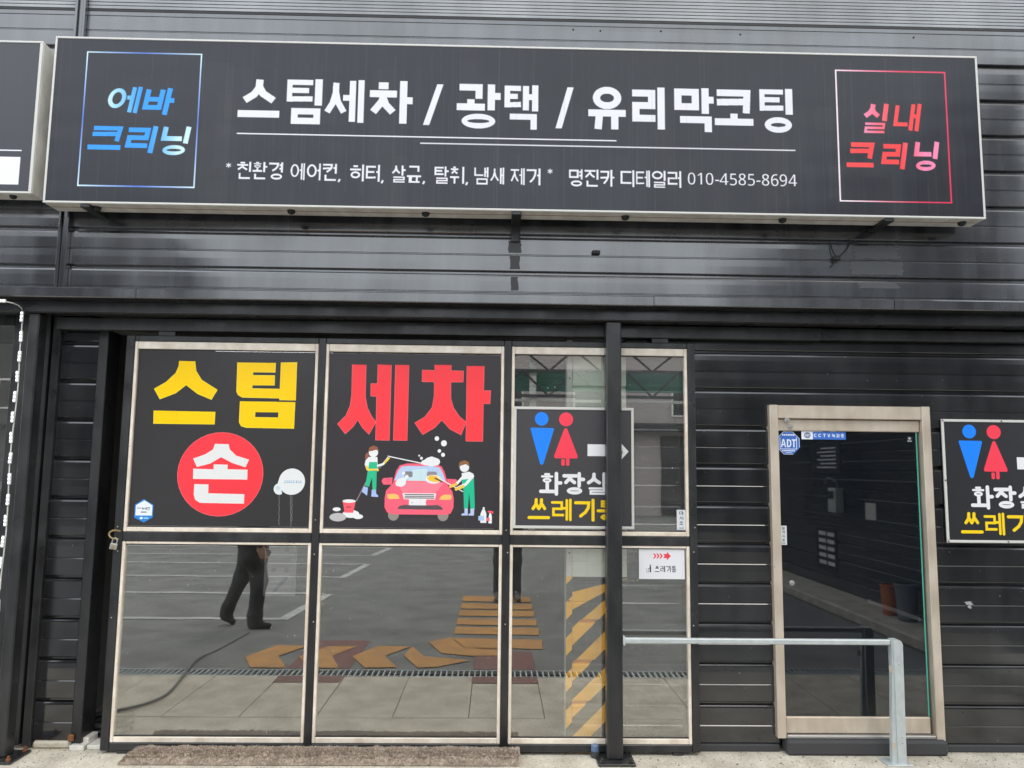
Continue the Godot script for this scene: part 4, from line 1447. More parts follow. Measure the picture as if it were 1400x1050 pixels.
func stickers(g: Node, fx0: float, fx1: float, fy0: float, fy1: float) -> void:
	var fw := fx1 - fx0
	var fh := fy1 - fy0
	var shape := func(rings: Array, w: float, h: float) -> ArrayMesh:
		var st := start()
		var ix := Geometry2D.triangulate_polygon(rings[0])
		for i in range(0, ix.size(), 3):
			var q: PackedVector2Array = rings[0]
			var a := q[ix[i]]
			var b := q[ix[i + 1]]
			var c := q[ix[i + 2]]
			var flip := (b - a).cross(c - a) > 0.0
			for p: Vector2 in ([a, c, b] if flip else [a, b, c]):
				st.set_normal(Vector3(0, 0, 1))
				st.set_uv(Vector2(p.x / w + 0.5, 0.5 - p.y / h))
				st.add_vertex(Vector3(p.x, p.y, 0))
		return st.commit()
	var hexagon := PackedVector2Array([Vector2(-0.004, 0.068), Vector2(0.054, 0.035), Vector2(0.054, -0.038), Vector2(0.004, -0.068), Vector2(-0.054, -0.040), Vector2(-0.054, 0.035)])
	part("sticker", shape.call([hexagon], 0.11, 0.138), printed("hexagon_sticker", print_hexagon(), 0.4), g, Vector3(fx0 + 0.082 * fw, fy1 - 0.918 * fh, 0.0778), "white and blue six-sided shop sticker")
	var cloud := PackedVector2Array()
	for k in 30:
		var a := deg_to_rad(-140.0 + 300.0 * k / 29.0)
		cloud.append(Vector2(0.018, 0.010) + Vector2(cos(a), sin(a)) * 0.078)
	for k in 12:
		var a := deg_to_rad(110.0 + 190.0 * k / 11.0)
		cloud.append(Vector2(-0.054, -0.034) + Vector2(cos(a), sin(a)) * 0.034)
	part("sticker", shape.call([cloud], 0.19, 0.16), printed("bubble_sticker", print_bubble(), 0.45), g, Vector3(fx0 + 0.880 * fw, fy1 - 0.755 * fh, 0.0778), "white speech-bubble sticker with pale blue letters")


# ---------------------------------------------------------------- signboards, notices
# printed sheet that is not quite flat
func sheet(key: String, tex: Texture2D, rough: float, spec: float, cm: float) -> StandardMaterial3D:
	var m := printed(key, tex, rough, spec)
	relief(m, waves(128, key.length() * 7, 6), cm)
	return m


func build_signs() -> void:
	# main signboard: cabinet of folded white sheet, printed face, brackets to the wall
	var s := thing("signboard", "long dark signboard with white and coloured Korean lettering above the gate", "signboard", Vector3(0.123, 3.6235, 0))
	var w := 5.450
	var h := 1.004
	part("cabinet", cbox(Vector3(w, h, 0.150), 0.006), mats.old_white, s, Vector3(0, 0, 0.343))
	for e: Array in [[0.0, h * 0.5 - 0.006, w, 0.012], [0.0, -h * 0.5 + 0.006, w, 0.012], [-w * 0.5 + 0.006, 0.0, 0.012, h - 0.024], [w * 0.5 - 0.006, 0.0, 0.012, h - 0.024]]:
		part("edge_strip", cbox(Vector3(e[2], e[3], 0.008), 0.002), mats.cabinet_white, s, Vector3(e[0], e[1], 0.4225))
	part("face", print_quad(w - 0.022, h - 0.022), sheet("sign_face", print_main_sign(), 0.30, 0.4, 0.5), s, Vector3(0, 0, 0.4225))
	for x: float in [-2.45, -1.33, -0.55, 0.62, 1.55, 2.62]:
		part("drain_cap", lathe([Vector2(0.024, 0), Vector2(0.022, -0.014), Vector2(0.012, -0.022), Vector2(0, -0.022)], 10), mats.rubber, s, Vector3(x, -h * 0.5, 0.36))
	part("seam", cbox(Vector3(w - 0.02, 0.002, 0.004), 0.0005), mats.rust, s, Vector3(0, -h * 0.5 - 0.0005, 0.352))
	for x: float in [-2.49, -0.02, 2.16]:
		part("bracket", cbox(Vector3(0.055, 0.020, 0.22), 0.004), mats.black_steel, s, Vector3(x, -h * 0.5 - 0.011, 0.31))
		if absf(x) < 0.1:
			part("bracket", cbox(Vector3(0.055, 0.12, 0.012), 0.003), mats.black_steel, s, Vector3(x, -h * 0.5 - 0.060, 0.209))
	# the next signboard, cut by the left edge of the photograph
	var l := thing("signboard", "dark signboard with a white block, cut off by the left edge", "signboard", Vector3(-3.63, 3.655, 0))
	part("cabinet", cbox(Vector3(1.86, 0.93, 0.115), 0.006), mats.old_white, l, Vector3(0, 0, 0.3125))
	for e: Array in [[0.0, 0.459, 1.86, 0.012], [0.0, -0.459, 1.86, 0.012], [-0.924, 0.0, 0.012, 0.906], [0.921, 0.0, 0.018, 0.906]]:
		part("edge_strip", cbox(Vector3(e[2], e[3], 0.008), 0.002), mats.cabinet_white, l, Vector3(e[0], e[1], 0.374))
	part("face", print_quad(1.836, 0.906), printed("left_sign_face", print_left_sign(), 0.36, 0.5), l, Vector3(-0.003, 0, 0.3735))
	part("drain_cap", lathe([Vector2(0.02, 0), Vector2(0.018, -0.012), Vector2(0.01, -0.018), Vector2(0, -0.018)], 10), mats.rubber, l, Vector3(0.80, -0.465, 0.33))
	for x: float in [-0.6, 0.6]:
		part("bracket", cbox(Vector3(0.05, 0.05, 0.20), 0.004), mats.black_steel, l, Vector3(x, 0.2, 0.23))
	# restroom signs: one on the gate glass, one screwed to the siding right of the door
	var pms := [printed("restroom_print_hazed", print_restroom(c8(64, 62, 65)), 0.4), printed("restroom_print_dark", print_restroom(c8(38, 38, 41)), 0.4)]  # gate print has a lighter back: the pane's reflection put into its colour
	for k in 2:
		var at: Vector3 = [Vector3(0.4700, 1.653, 0.0838), Vector3(3.128, 1.600, 0.020)][k]
		var sz := 0.725 if k == 0 else 0.752
		var t := thing("restroom_sign", ["square restroom sign on the gate's top right pane, partly hidden by the black post", "square restroom sign on the siding right of the door, cut by the edge"][k], "sign", at, "restroom signs")
		part("board", cbox(Vector3(sz, sz, 0.014), 0.002), mats.black_steel, t)
		part("print", print_quad(sz - 0.024, sz - 0.024), pms[k], t, Vector3(0, 0, 0.0075))
		for e: Array in [[0.0, sz * 0.5 - 0.008, sz, 0.016], [0.0, -sz * 0.5 + 0.008, sz, 0.016], [-sz * 0.5 + 0.008, 0.0, 0.016, sz - 0.0325], [sz * 0.5 - 0.008, 0.0, 0.016, sz - 0.0325]]:
			part("edge_strip", cbox(Vector3(e[2], e[3], 0.010), 0.002), mats.cabinet_white, t, Vector3(e[0], e[1], 0.0078))
		if k == 1:
			var sp := []
			for e: Array in [[-1, 1], [0, 1], [1, 1], [-1, 0], [1, 0], [-1, -1], [0, -1], [1, -1]]:
				sp.append(Vector3(e[0] * (sz * 0.5 - 0.008), e[1] * (sz * 0.5 - 0.008), 0.0128))
			screws(t, sp, 0.005, mats.rust)
	var ip := thing("inner_poster", "poster hanging inside the lower left pane, its print darkened to stand for the dim room", "poster", Vector3(-1.262, 1.032, 0.0655))
	part("sheet", cbox(Vector3(0.185, 0.30, 0.0014), 0), mats.cabinet_white, ip)
	part("print", print_quad(0.184, 0.299), printed("inner_poster_print", print_inner_poster(), 0.6), ip, Vector3(0, 0, 0.0011))
	var pp := thing("paper_notice", "white paper notice with a red arrow taped to the lower right pane", "notice", Vector3(0.998, 1.097, 0.0768))
	part("sheet", cbox(Vector3(0.273, 0.196, 0.0012), 0), mats.cabinet_white, pp)
	part("print", print_quad(0.272, 0.195), printed("paper_print", print_paper(), 0.6), pp, Vector3(0, 0, 0.0010))


# ---------------------------------------------------------------- posts, barrier, mat, lights and small things
func build_front_things() -> void:
	var bs: Material = mats.black_steel
	for k in 2:
		var x: float = [0.699, -2.737][k]
		var p := thing("steel_post", ["square black steel post standing in front of the glazed gate", "square black steel post at the left edge, beside the light string"][k], "post", Vector3(x, 0, 0.150), "black posts under the overhang")
		var wd := 0.090 if k == 0 else 0.064
		span(-wd * 0.5, wd * 0.5, 0.014, 2.527, -0.045, 0.045, "shaft", bs, p, 0.007)
		span(-0.105, 0.105, 0.002, 0.014, -0.085, 0.115, "base_plate", bs, p, 0.002)
		for sx: float in [-0.08, 0.08]:
			for sz: float in [-0.062, 0.090]:
				part("anchor_bolt", lathe([Vector2(0.013, 0.014), Vector2(0.013, 0.024), Vector2(0.007, 0.025), Vector2(0.007, 0.040), Vector2(0, 0.041)], 8), mats.rust if k == 1 else bs, p, Vector3(sx, 0, sz))
		if k == 0:
			var cl := part("cable_clip", lathe([Vector2(0.024, 0), Vector2(0.024, 0.008), Vector2(0.018, 0.014), Vector2(0, 0.014)], 16), mats.zinc, p, Vector3(0.045, 1.755, -0.02))
			cl.rotation.z = -PI / 2
	# galvanised barrier from the post to its own upright
	var b := thing("barrier_rail", "pale galvanised barrier with one upright in front of the glass door", "barrier")
	span(0.752, 2.296, 0.652, 0.682, 0.168, 0.200, "rail", mats.galvanised, b, 0.005)
	part("upright", slab_shape(PackedVector2Array([Vector2(2.302, 0.006), Vector2(2.350, 0.006), Vector2(2.356, 0.66), Vector2(2.350, 0.676), Vector2(2.340, 0.684), Vector2(2.302, 0.684)]), 0.150, 0.216), mats.galvanised, b)
	part("flange", slab_shape(PackedVector2Array([Vector2(2.272, 0.004), Vector2(2.3015, 0.004), Vector2(2.3015, 0.684), Vector2(2.297, 0.684)]), 0.176, 0.206), mats.galvanised, b)
	part("foot_plate", cbox(Vector3(0.15, 0.006, 0.12), 0.002), mats.galvanised, b, Vector3(2.305, 0.003, 0.182))
	screws(b, [Vector3(2.328, 0.55, 0.216), Vector3(2.330, 0.15, 0.216), Vector3(2.330, 0.12, 0.216)], 0.005)
	for y: float in [0.52, 0.10]:
		part("rust_patch", cbox(Vector3(0.018, 0.035, 0.002), 0.0005), mats.bronze_aluminium, b, Vector3(2.286, y, 0.2065))
	part("clamp", cbox(Vector3(0.012, 0.05, 0.05), 0.003), mats.galvanised, b, Vector3(0.7515, 0.667, 0.178))
	build_mat()
	# string of light modules down the left post
	var l := thing("light_string", "string of small white light modules hanging down the left post", "light string")
	var path := [Vector3(-3.3, 2.566, 0.305), Vector3(-2.95, 2.565, 0.305), Vector3(-2.83, 2.567, 0.300), Vector3(-2.800, 2.548, 0.215), Vector3(-2.797, 2.45, 0.204)]
	for k in 12:
		path.append(Vector3(-2.797 + 0.006 * sin(k * 1.3), 2.3 - k * 0.17, 0.204))
	part("wire", tube(curve(path, 3), 0.0035, 6), mats.cabinet_white, l)
	var glow := paint("light_lens", Color(0.8, 0.85, 0.88), 0.3)
	glow.emission_enabled = true
	glow.emission = Color(0.86, 0.95, 1.0)
	glow.emission_energy_multiplier = 1.8
	for k in 19:
		var md := holder("light_module", l)
		if k < 17:
			md.position = Vector3(-2.797 + 0.006 * sin((k * 0.1185) / 0.17 * 1.3), 2.50 - 0.1185 * k, 0.212)
			md.rotation.z = rng.randf_range(-0.06, 0.06)
		else:
			md.position = Vector3([-2.865, -3.0][k - 17], 2.570, 0.312)
			md.rotation.z = PI / 2
		part("case", cbox(Vector3(0.020, 0.066, 0.010), 0.003), mats.cabinet_white, md)
		for q in 3:
			part("lens", lathe([Vector2(0.0065, 0), Vector2(0.005, 0.003), Vector2(0, 0.0045)], 10), glow, md, Vector3(0, 0.021 * (q - 1), 0.005)).rotation.x = PI / 2
	# a black hose coil just inside the opening, and a small blue cap on the ground
	var ho := thing("coiled_hose", "black hose coiled on the floor inside the dark opening", "hose", Vector3(-2.36, 0.012, -0.26))
	var turns := []
	for k in 44:
		var a := TAU * k / 20.0
		turns.append(Vector3(cos(a) * 0.13, 0.020 + 0.034 * k / 20.0, sin(a) * 0.11))
	part("hose", tube(turns, 0.018, 8), mats.rubber, ho)
	part("nozzle", tube([turns[-1], turns[-1] + Vector3(0.02, 0.01, 0.09)], 0.022, 8, 0.014), mats.zinc, ho)
	var cap := thing("pipe_cap", "small blue pipe cap on the ground left of the black post's foot", "cap", Vector3(0.594, 0.004, 0.118))
	part("pipe", lathe([Vector2(0.026, 0), Vector2(0.026, 0.030), Vector2(0, 0.030)], 14), mats.dark_step, cap)
	part("lid", lathe([Vector2(0.022, 0.030), Vector2(0.024, 0.034), Vector2(0.023, 0.062), Vector2(0.018, 0.068), Vector2(0, 0.068)], 14), paint("blue_plastic", Color(0.10, 0.16, 0.26), 0.4), cap)
	# loose wires under the big sign
	var lw := thing("loose_wires", "short loose black wires hanging from the wall under the big sign", "wires", Vector3(2.02, 2.93, 0.2))
	part("wire", tube(curve([Vector3(0.0, 0.11, 0.005), Vector3(0.01, 0.04, 0.02), Vector3(0.03, 0.0, 0.02), Vector3(0.0, -0.05, 0.015)], 5), 0.004, 6), mats.rubber, lw)
	part("wire", tube(curve([Vector3(0.13, 0.12, 0.005), Vector3(0.09, 0.05, 0.02), Vector3(0.03, 0.0, 0.022)], 5), 0.003, 6), mats.rubber, lw)
	part("connector", cbox(Vector3(0.045, 0.03, 0.02), 0.006), mats.rubber, lw, Vector3(0.03, 0.0, 0.025))
	var lw2 := thing("cable_clamp", "small black cable clamp on the wall under the middle of the big sign", "clamp", Vector3(0.59, 2.944, 0.212))
	part("body", cbox(Vector3(0.05, 0.022, 0.024), 0.004), mats.rubber, lw2)
	part("screw_head", lathe([Vector2(0.006, 0), Vector2(0.004, 0.005), Vector2(0, 0.005)], 8), mats.zinc, lw2, Vector3(0, 0.011, 0))


# sand and chips along the foot of the wall
func build_grit() -> void:
	var st := start()
	var r := RandomNumberGenerator.new()
	r.seed = 33
	for k in 900:
		var p := Vector3(r.randf_range(-2.9, 3.3), 0.001, 0.03 + 0.32 * pow(r.randf(), 1.6))
		var s := r.randf_range(0.0015, 0.0055) * (1.0 if r.randf() < 0.93 else 1.9)
		var a := r.randf() * TAU
		var ring := []
		for q in 4:
			ring.append(p + Vector3(cos(a + q * TAU / 4) * s * r.randf_range(0.7, 1.2), 0, sin(a + q * TAU / 4) * s * r.randf_range(0.7, 1.2)))
		var top := p + Vector3(r.randf_range(-0.3, 0.3) * s, s * 0.8, r.randf_range(-0.3, 0.3) * s)
		for q in 4:
			tri(st, ring[q], ring[(q + 1) % 4], top, (ring[q] - p) + Vector3.UP * s)
	var g := part("grit", st.commit(), paint("grit_stone", Color(0.20, 0.175, 0.14), 0.9), self)
	g.set_meta("kind", "stuff")
	g.set_meta("label", "sand and small chips scattered along the foot of the wall")
	g.set_meta("category", "grit")


func build_mat() -> void:
	var t := thing("carpet_mat", "long folded brown carpet mat on the ground in front of the gate", "mat", Vector3(0, 0.004, 0))
	var n := FastNoiseLite.new()
	n.seed = 5
	n.frequency = 9.0
	n.fractal_octaves = 3
	var nx := 260
	var nk := 16
	var grid := []
	for i in nx + 1:
		var u := float(i) / nx
		var row := PackedVector3Array()
		for k in nk + 1:
			var a := PI * k / nk
			var z := 0.186 - cos(a) * 0.074
			var y := pow(sin(a), 0.45) * (0.060 - 0.012 * cos(a))
			var x := lerpf(-2.035 + 0.055 * (y / 0.066) + 0.02 * cos(a), 0.158, u)
			var p := Vector3(x, y, z)
			var f := n.get_noise_3d(x * 1.2, a * 0.5, 0.0) * 0.016 + n.get_noise_3d(x * 4.0, a * 2.0, 3.0) * 0.007
			p += Vector3(0, sin(a), -cos(a)) * f * (1.0 if k > 0 and k < nk else 0.0)
			row.append(p)
		grid.append(row)
	var st := start()
	for i in nx:
		for k in nk:
			var out: Vector3 = (grid[i][k] + grid[i + 1][k + 1]) * 0.5 - Vector3(grid[i][k].x, 0.0, 0.186)
			quad(st, grid[i][k], grid[i + 1][k], grid[i + 1][k + 1], grid[i][k + 1], out)
	for e: int in [0, nx]:
		for k in nk:
			tri(st, Vector3(grid[e][k].x, 0.0, 0.186), grid[e][k], grid[e][k + 1], Vector3(-1 if e == 0 else 1, 0, 0))
	part("backing", st.commit(), mats.carpet, t)
	# the pile: short curled tufts over the whole fold
	var pile := start()
	var r := RandomNumberGenerator.new()
	r.seed = 21
	for q in 34000:
		var i := r.randi_range(0, nx - 1)
		var k := r.randi_range(1, nk - 1)
		var p: Vector3 = grid[i][k].lerp(grid[i + 1][k], r.randf()).lerp(grid[i][mini(nk, k + 1)], r.randf() * 0.9)
		p.x += r.randf_range(-0.004, 0.004)
		var o := Vector3(r.randf_range(-0.7, 0.7), p.y / 0.06, (p.z - 0.186) / 0.08 + r.randf_range(-0.5, 0.5)).normalized()
		var side := Vector3(r.randf_range(-1, 1), r.randf_range(-0.3, 0.3), r.randf_range(-1, 1)).normalized() * r.randf_range(0.0015, 0.003)
		var tip := p + o * r.randf_range(0.006, 0.015)
		tri(pile, p - side, p + side, tip, Vector3(0, 0.3, 1))
	var pm := part("pile", pile.commit(), mats.carpet, t)
	pm.set_meta("kind", "stuff")


# ---------------------------------------------------------------- ground
func flat(pts: Array, y: float) -> ArrayMesh:
	var o := PackedVector2Array()
	for i in range(0, pts.size(), 2):
		o.append(Vector2(pts[i], pts[i + 1]))
	var st := start()
	var ix := Geometry2D.triangulate_polygon(o)
	for i in range(0, ix.size(), 3):
		tri(st, Vector3(o[ix[i]].x, y, o[ix[i]].y), Vector3(o[ix[i + 1]].x, y, o[ix[i + 1]].y), Vector3(o[ix[i + 2]].x, y, o[ix[i + 2]].y), Vector3.UP)
	return st.commit()


func build_ground() -> void:
	setting("ground", flat([-90, -40, 90, -40, 90, 90, -90, 90], -0.12), mats.asphalt)
	var lot := setting("parking_lot", flat([-90, 1.955, 90, 1.955, 90, 90, -90, 90], 0.0), mats.asphalt)
	var pave := setting("pavement", cbox(Vector3(9.9, 0.10, 0.82), 0.004), mats.concrete, Vector3(-0.40, -0.05, 0.31))
	var sl := cbox(Vector3(0.501, 0.10, 1.012), 0.003)
	for k in 18:
		part("slab", sl, mats.concrete, pave, Vector3(-2.175 - 6 * 0.505 + 0.2525 + k * 0.505 + 0.40, rng.randf_range(-0.0015, 0.0015), 0.922))
	for r: Array in [[-1.68, -1.17], [-0.16, 0.35]]:
		part("red_marking", flat([r[0] + 0.40, 1.55 - 0.31, r[1] + 0.40, 1.55 - 0.31, r[1] + 0.40, 1.735 - 0.31, r[0] + 0.40, 1.735 - 0.31], 0.0545), mats.red_paint, pave)
		part("red_marking", flat([r[0], 1.96, r[1], 1.96, r[1], 3.0 if r[0] < -1 else 2.6, r[0], 3.0 if r[0] < -1 else 2.6], 0.004), mats.red_paint, lot)
	for c: Array in [[-2.14, 2.33, -1.97, 2.77, -1.70, 2.76, -1.86, 2.36, -1.69, 1.97, -1.98, 1.97], [-1.68, 2.34, -1.51, 2.74, -1.24, 2.74, -1.40, 2.38, -1.26, 1.97, -1.50, 1.97], [-1.22, 2.36, -1.06, 2.77, -0.76, 2.75, -0.94, 2.39, -0.79, 2.0, -1.05, 1.98],
		[-0.74, 2.75, -0.60, 2.38, -0.19, 2.25, -0.46, 2.02, -0.62, 1.99, -0.78, 2.41], [-0.61, 2.94, -0.41, 3.15, -0.27, 2.72, 0.04, 2.64, 0.04, 2.43, -0.17, 2.40, -0.46, 2.50]]:
		part("chevron_marking", flat(c, 0.008), mats.orange_paint, lot)
	for z: Array in [[5.62, 5.22], [5.07, 4.71], [4.62, 4.27], [4.12, 3.78], [3.66, 3.32], [3.12, 2.72]]:
		part("crossing_stripe", flat([-0.39 + (0.13 if z[0] < 3.2 else 0.0), z[1], -0.39, z[0], 0.47, z[0] - 0.04, 0.45, z[1] - 0.04], 0.008), mats.orange_paint, lot)
	var ln := 0.055
	for zz: Array in [[4.03, 5.74], [7.28, 8.90], [10.2, 11.66], [13.2, 14.7]]:
		for z: float in zz:
			part("bay_line", flat([-14.0, z - ln, -2.2, z - ln, -2.2, z + ln, -14.0, z + ln], 0.006), mats.white_paint, lot)
		part("bay_line", flat([-2.32, zz[0] + ln, -2.2, zz[0] + ln, -2.08, zz[1] - ln, -2.2, zz[1] - ln], 0.006), mats.white_paint, lot)
	# drain along the edge of the slabs
	var d := thing("drain_grate", "long steel drain grate between the concrete slabs and the asphalt, mirrored in the gate", "drain grate", Vector3(0, 0, 1.85))
	span(-5.2, 4.0, -0.11, -0.10, -0.10, 0.10, "trough", mats.room_paint, d, 0)
	span(-5.2, 4.0, -0.03, 0.0, -0.102, -0.088, "edge_angle", mats.galvanised, d, 0.002)
	span(-5.2, 4.0, -0.03, 0.0, 0.088, 0.102, "edge_angle", mats.galvanised, d, 0.002)
	var bar := cbox(Vector3(0.010, 0.025, 0.174), 0.001)
	for k in 200:
		part("bar", bar, mats.galvanised, d, Vector3(-5.18 + k * 0.0458, -0.016, 0))
	# a dark rubber hose left lying across the slabs
	var h := thing("ground_hose", "dark hose winding over the ground, mirrored in the lower left pane", "hose")
	part("hose", tube(curve([Vector3(-2.52, 0.014, 0.78), Vector3(-2.40, 0.014, 0.91), Vector3(-2.34, 0.014, 1.06), Vector3(-2.33, 0.014, 1.24), Vector3(-2.39, 0.014, 1.59), Vector3(-2.48, 0.014, 2.05), Vector3(-2.50, 0.014, 2.32)], 6), 0.010, 8), mats.hose_grey, h)
	part("thin_hose", tube(curve([Vector3(-2.50, 0.014, 2.31), Vector3(-2.46, 0.010, 2.53), Vector3(-2.43, 0.010, 2.9), Vector3(-2.41, 0.010, 3.3)], 6), 0.006, 6), mats.hose_grey, h)


# ---------------------------------------------------------------- across the lot, behind the camera: what the glass and the gloss mirror
func bar_between(a: Vector3, b: Vector3, w: float) -> ArrayMesh:
	return tube([a, b], w, 6)


func build_opposite() -> void:
	var c := thing("steel_canopy", "green edged canopy on steel trusses across the lot, mirrored in the top right pane", "canopy", Vector3(0, 0, 16))
	var ts: Material = mats.truss_steel
	for y: float in [4.85, 4.28, 3.60]:
		span(-5.0, 13.0, y - 0.04, y + 0.04, -0.04, 0.04, "chord", ts, c, 0.004)
	for k in 13:
		var x := -4.9 + k * 1.4
		part("diagonal", bar_between(Vector3(x, 4.85, 0), Vector3(x + 0.7, 4.28, 0), 0.03), ts, c)
		part("diagonal", bar_between(Vector3(x + 0.7, 4.28, 0), Vector3(x + 1.4, 4.85, 0), 0.03), ts, c)
		part("diagonal", bar_between(Vector3(x, 4.28, 0), Vector3(x + 0.7, 3.60, 0), 0.03), ts, c)
		part("diagonal", bar_between(Vector3(x + 0.7, 3.60, 0), Vector3(x + 1.4, 4.28, 0), 0.03), ts, c)
	for x: float in [-4.6, 0.98, 6.8, 12.6]:
		span(x - 0.09, x + 0.09, 0.0, 4.85, 0.10, 0.28, "post", mats.cabinet_white if x > 0 and x < 2 else ts, c, 0.01)
	span(-5.0, 13.0, 3.78, 4.36, 0.55, 0.62, "fascia", mats.green_sheet, c, 0.01)
	span(-5.0, 13.0, 3.48, 3.56, 0.52, 0.60, "fascia_edge", mats.cabinet_white, c, 0.01)
	span(-5.2, 13.2, 4.92, 5.0, -0.3, 0.8, "roof", mats.galvanised, c, 0.02)
	# a row of low buildings behind and beside the canopy
	var rows := [["tall dark building added at the far left to block the sky mirrored in the upper siding", -34.0, -13.5, 10.8, "truss_steel"], ["pale rendered building left of the canopy across the lot", -13.0, -6.5, 5.4, "shop_wall"], ["grey workshop building behind the canopy across the lot", -6.0, 14.0, 6.5, "mauve_wall"], ["dark clad building right of the canopy across the lot", 14.6, 36.0, 6.8, "truss_steel"]]  # the tall one is added to darken the siding's reflections on the left
	for q: Array in rows:
		var bd := thing("low_building", q[0], "building", Vector3(0, 0, 23.5), "buildings across the lot")
		span(q[1], q[2], 0.0, q[3], 0.0, 9.0, "wall", mats[q[4]], bd, 0.02)
		span(q[1] - 0.15, q[2] + 0.15, q[3], q[3] + 0.25, -0.2, 9.2, "roof", mats.truss_steel, bd, 0.02)
		span(q[1] + 0.1, q[2] - 0.1, 3.05, 3.35, -0.5, 0.0, "awning", mats.truss_steel, bd, 0.02)
		var x: float = q[1] + 1.2
		while x < q[2] - 3.0:
			var f := span(x, x + 2.6, 0.05, 2.9, -0.06, 0.0, "shutter", mats.galvanised if int(x) % 2 else mats.shop_dark, bd, 0.01)
			f.name = "shutter"
			var wn := span(x + 0.4, x + 2.2, 3.6, 4.7, -0.05, 0.0, "window", mats.cabinet_white, bd, 0.01)
			part("window_glass", cbox(Vector3(1.66, 0.96, 0.02), 0), mats.shop_dark, wn, Vector3(0, 0, -0.02))
			x += 3.6


# ---------------------------------------------------------------- people
# bones: [from, to, radius, radius, colour]; a smooth union of tapered capsules, meshed as surface nets
func add_flesh(st: SurfaceTool, bones: Array, cell: float, blend: float) -> void:
	var lo := Vector3.INF
	var hi := -Vector3.INF
	for b: Array in bones:
		var r := maxf(b[2], b[3]) + cell * 2.5
		lo = lo.min(b[0].min(b[1]) - Vector3.ONE * r)
		hi = hi.max(b[0].max(b[1]) + Vector3.ONE * r)
	var n := Vector3i(((hi - lo) / cell).ceil()) + Vector3i.ONE
	var field := PackedFloat32Array()
	field.resize(n.x * n.y * n.z)
	field.fill(0.25)
	var near := PackedFloat32Array()
	near.resize(field.size())
	near.fill(9.0)
	var which := PackedByteArray()
	which.resize(field.size())
	for bi in bones.size():
		var b: Array = bones[bi]
		var a: Vector3 = b[0]
		var d: Vector3 = b[1] - a
		var ll := maxf(d.length_squared(), 1e-8)
		var ra: float = b[2]
		var rb: float = b[3]
		var m := maxf(ra, rb) + maxf(blend, cell) * 2.0
		var i0 := Vector3i(((a.min(b[1]) - Vector3.ONE * m - lo) / cell).floor()).clamp(Vector3i.ZERO, n - Vector3i.ONE)
		var i1 := Vector3i(((a.max(b[1]) + Vector3.ONE * m - lo) / cell).ceil()).clamp(Vector3i.ZERO, n - Vector3i.ONE)
		for z in range(i0.z, i1.z + 1):
			for y in range(i0.y, i1.y + 1):
				var at := (z * n.y + y) * n.x
				for x in range(i0.x, i1.x + 1):
					var p := lo + Vector3(x, y, z) * cell - a
					var t := clampf(p.dot(d) / ll, 0.0, 1.0)
					var v := (p - d * t).length() - lerpf(ra, rb, t)
					if v < near[at + x]:
						near[at + x] = v
						which[at + x] = bi
					var o := field[at + x]
					var k := maxf(blend - absf(o - v), 0.0) / blend
					field[at + x] = minf(o, v) - k * k * blend * 0.25
	var ids := {}
	var verts := PackedVector3Array()
	var cols := PackedColorArray()
	var step := [1, n.x, n.x * n.y]
	for z in n.z - 1:
		for y in n.y - 1:
			var at := (z * n.y + y) * n.x
			for x in n.x - 1:
				var i := at + x
				var s := field[i] < 0.0
				if s == (field[i + 1] < 0.0) and s == (field[i + step[1]] < 0.0) and s == (field[i + step[1] + 1] < 0.0) and s == (field[i + step[2]] < 0.0) and s == (field[i + step[2] + 1] < 0.0) and s == (field[i + step[2] + step[1]] < 0.0) and s == (field[i + step[2] + step[1] + 1] < 0.0):
					continue
				var sum := Vector3.ZERO
				var cnt := 0
				for c in 8:
					for ax in 3:
						if c & (1 << ax):
							continue
						var c2 := c | (1 << ax)
						var va: float = field[i + (c & 1) + ((c >> 1) & 1) * step[1] + ((c >> 2) & 1) * step[2]]
						var vb: float = field[i + (c2 & 1) + ((c2 >> 1) & 1) * step[1] + ((c2 >> 2) & 1) * step[2]]
						if (va < 0.0) == (vb < 0.0):
							continue
						var p := Vector3(c & 1, (c >> 1) & 1, (c >> 2) & 1)
						p[ax] += va / (va - vb)
						sum += p
						cnt += 1
				ids[i] = verts.size()
				verts.append(lo + (Vector3(x, y, z) + sum / cnt) * cell)
				cols.append(bones[which[i]][4])
	var norm := PackedVector3Array()
	norm.resize(verts.size())
	var faces := []
	for i: int in ids:
		for ax in 3:
			var b1: int = step[(ax + 1) % 3]
			var b2: int = step[(ax + 2) % 3]
			var va := field[i]
			var vb: float = field[i + step[ax]]
			if (va < 0.0) == (vb < 0.0) or not (ids.has(i - b1) and ids.has(i - b2) and ids.has(i - b1 - b2)):
				continue
			var q := [ids[i], ids[i - b1], ids[i - b1 - b2], ids[i - b2]]
			var o := Vector3.ZERO
			o[ax] = 1.0 if va < 0.0 else -1.0
			var nn := (verts[q[2]] - verts[q[0]]).cross(verts[q[1]] - verts[q[0]])
			if nn.dot(o) < 0.0:
				q.reverse()
				nn = -nn
			for k: int in q:
				norm[k] += nn
			faces.append(q)
	for q: Array in faces:
		for k: int in [0, 1, 2, 0, 2, 3]:
			st.set_color(cols[q[k]])
			st.set_normal(norm[q[k]].normalized())
			st.add_vertex(verts[q[k]])


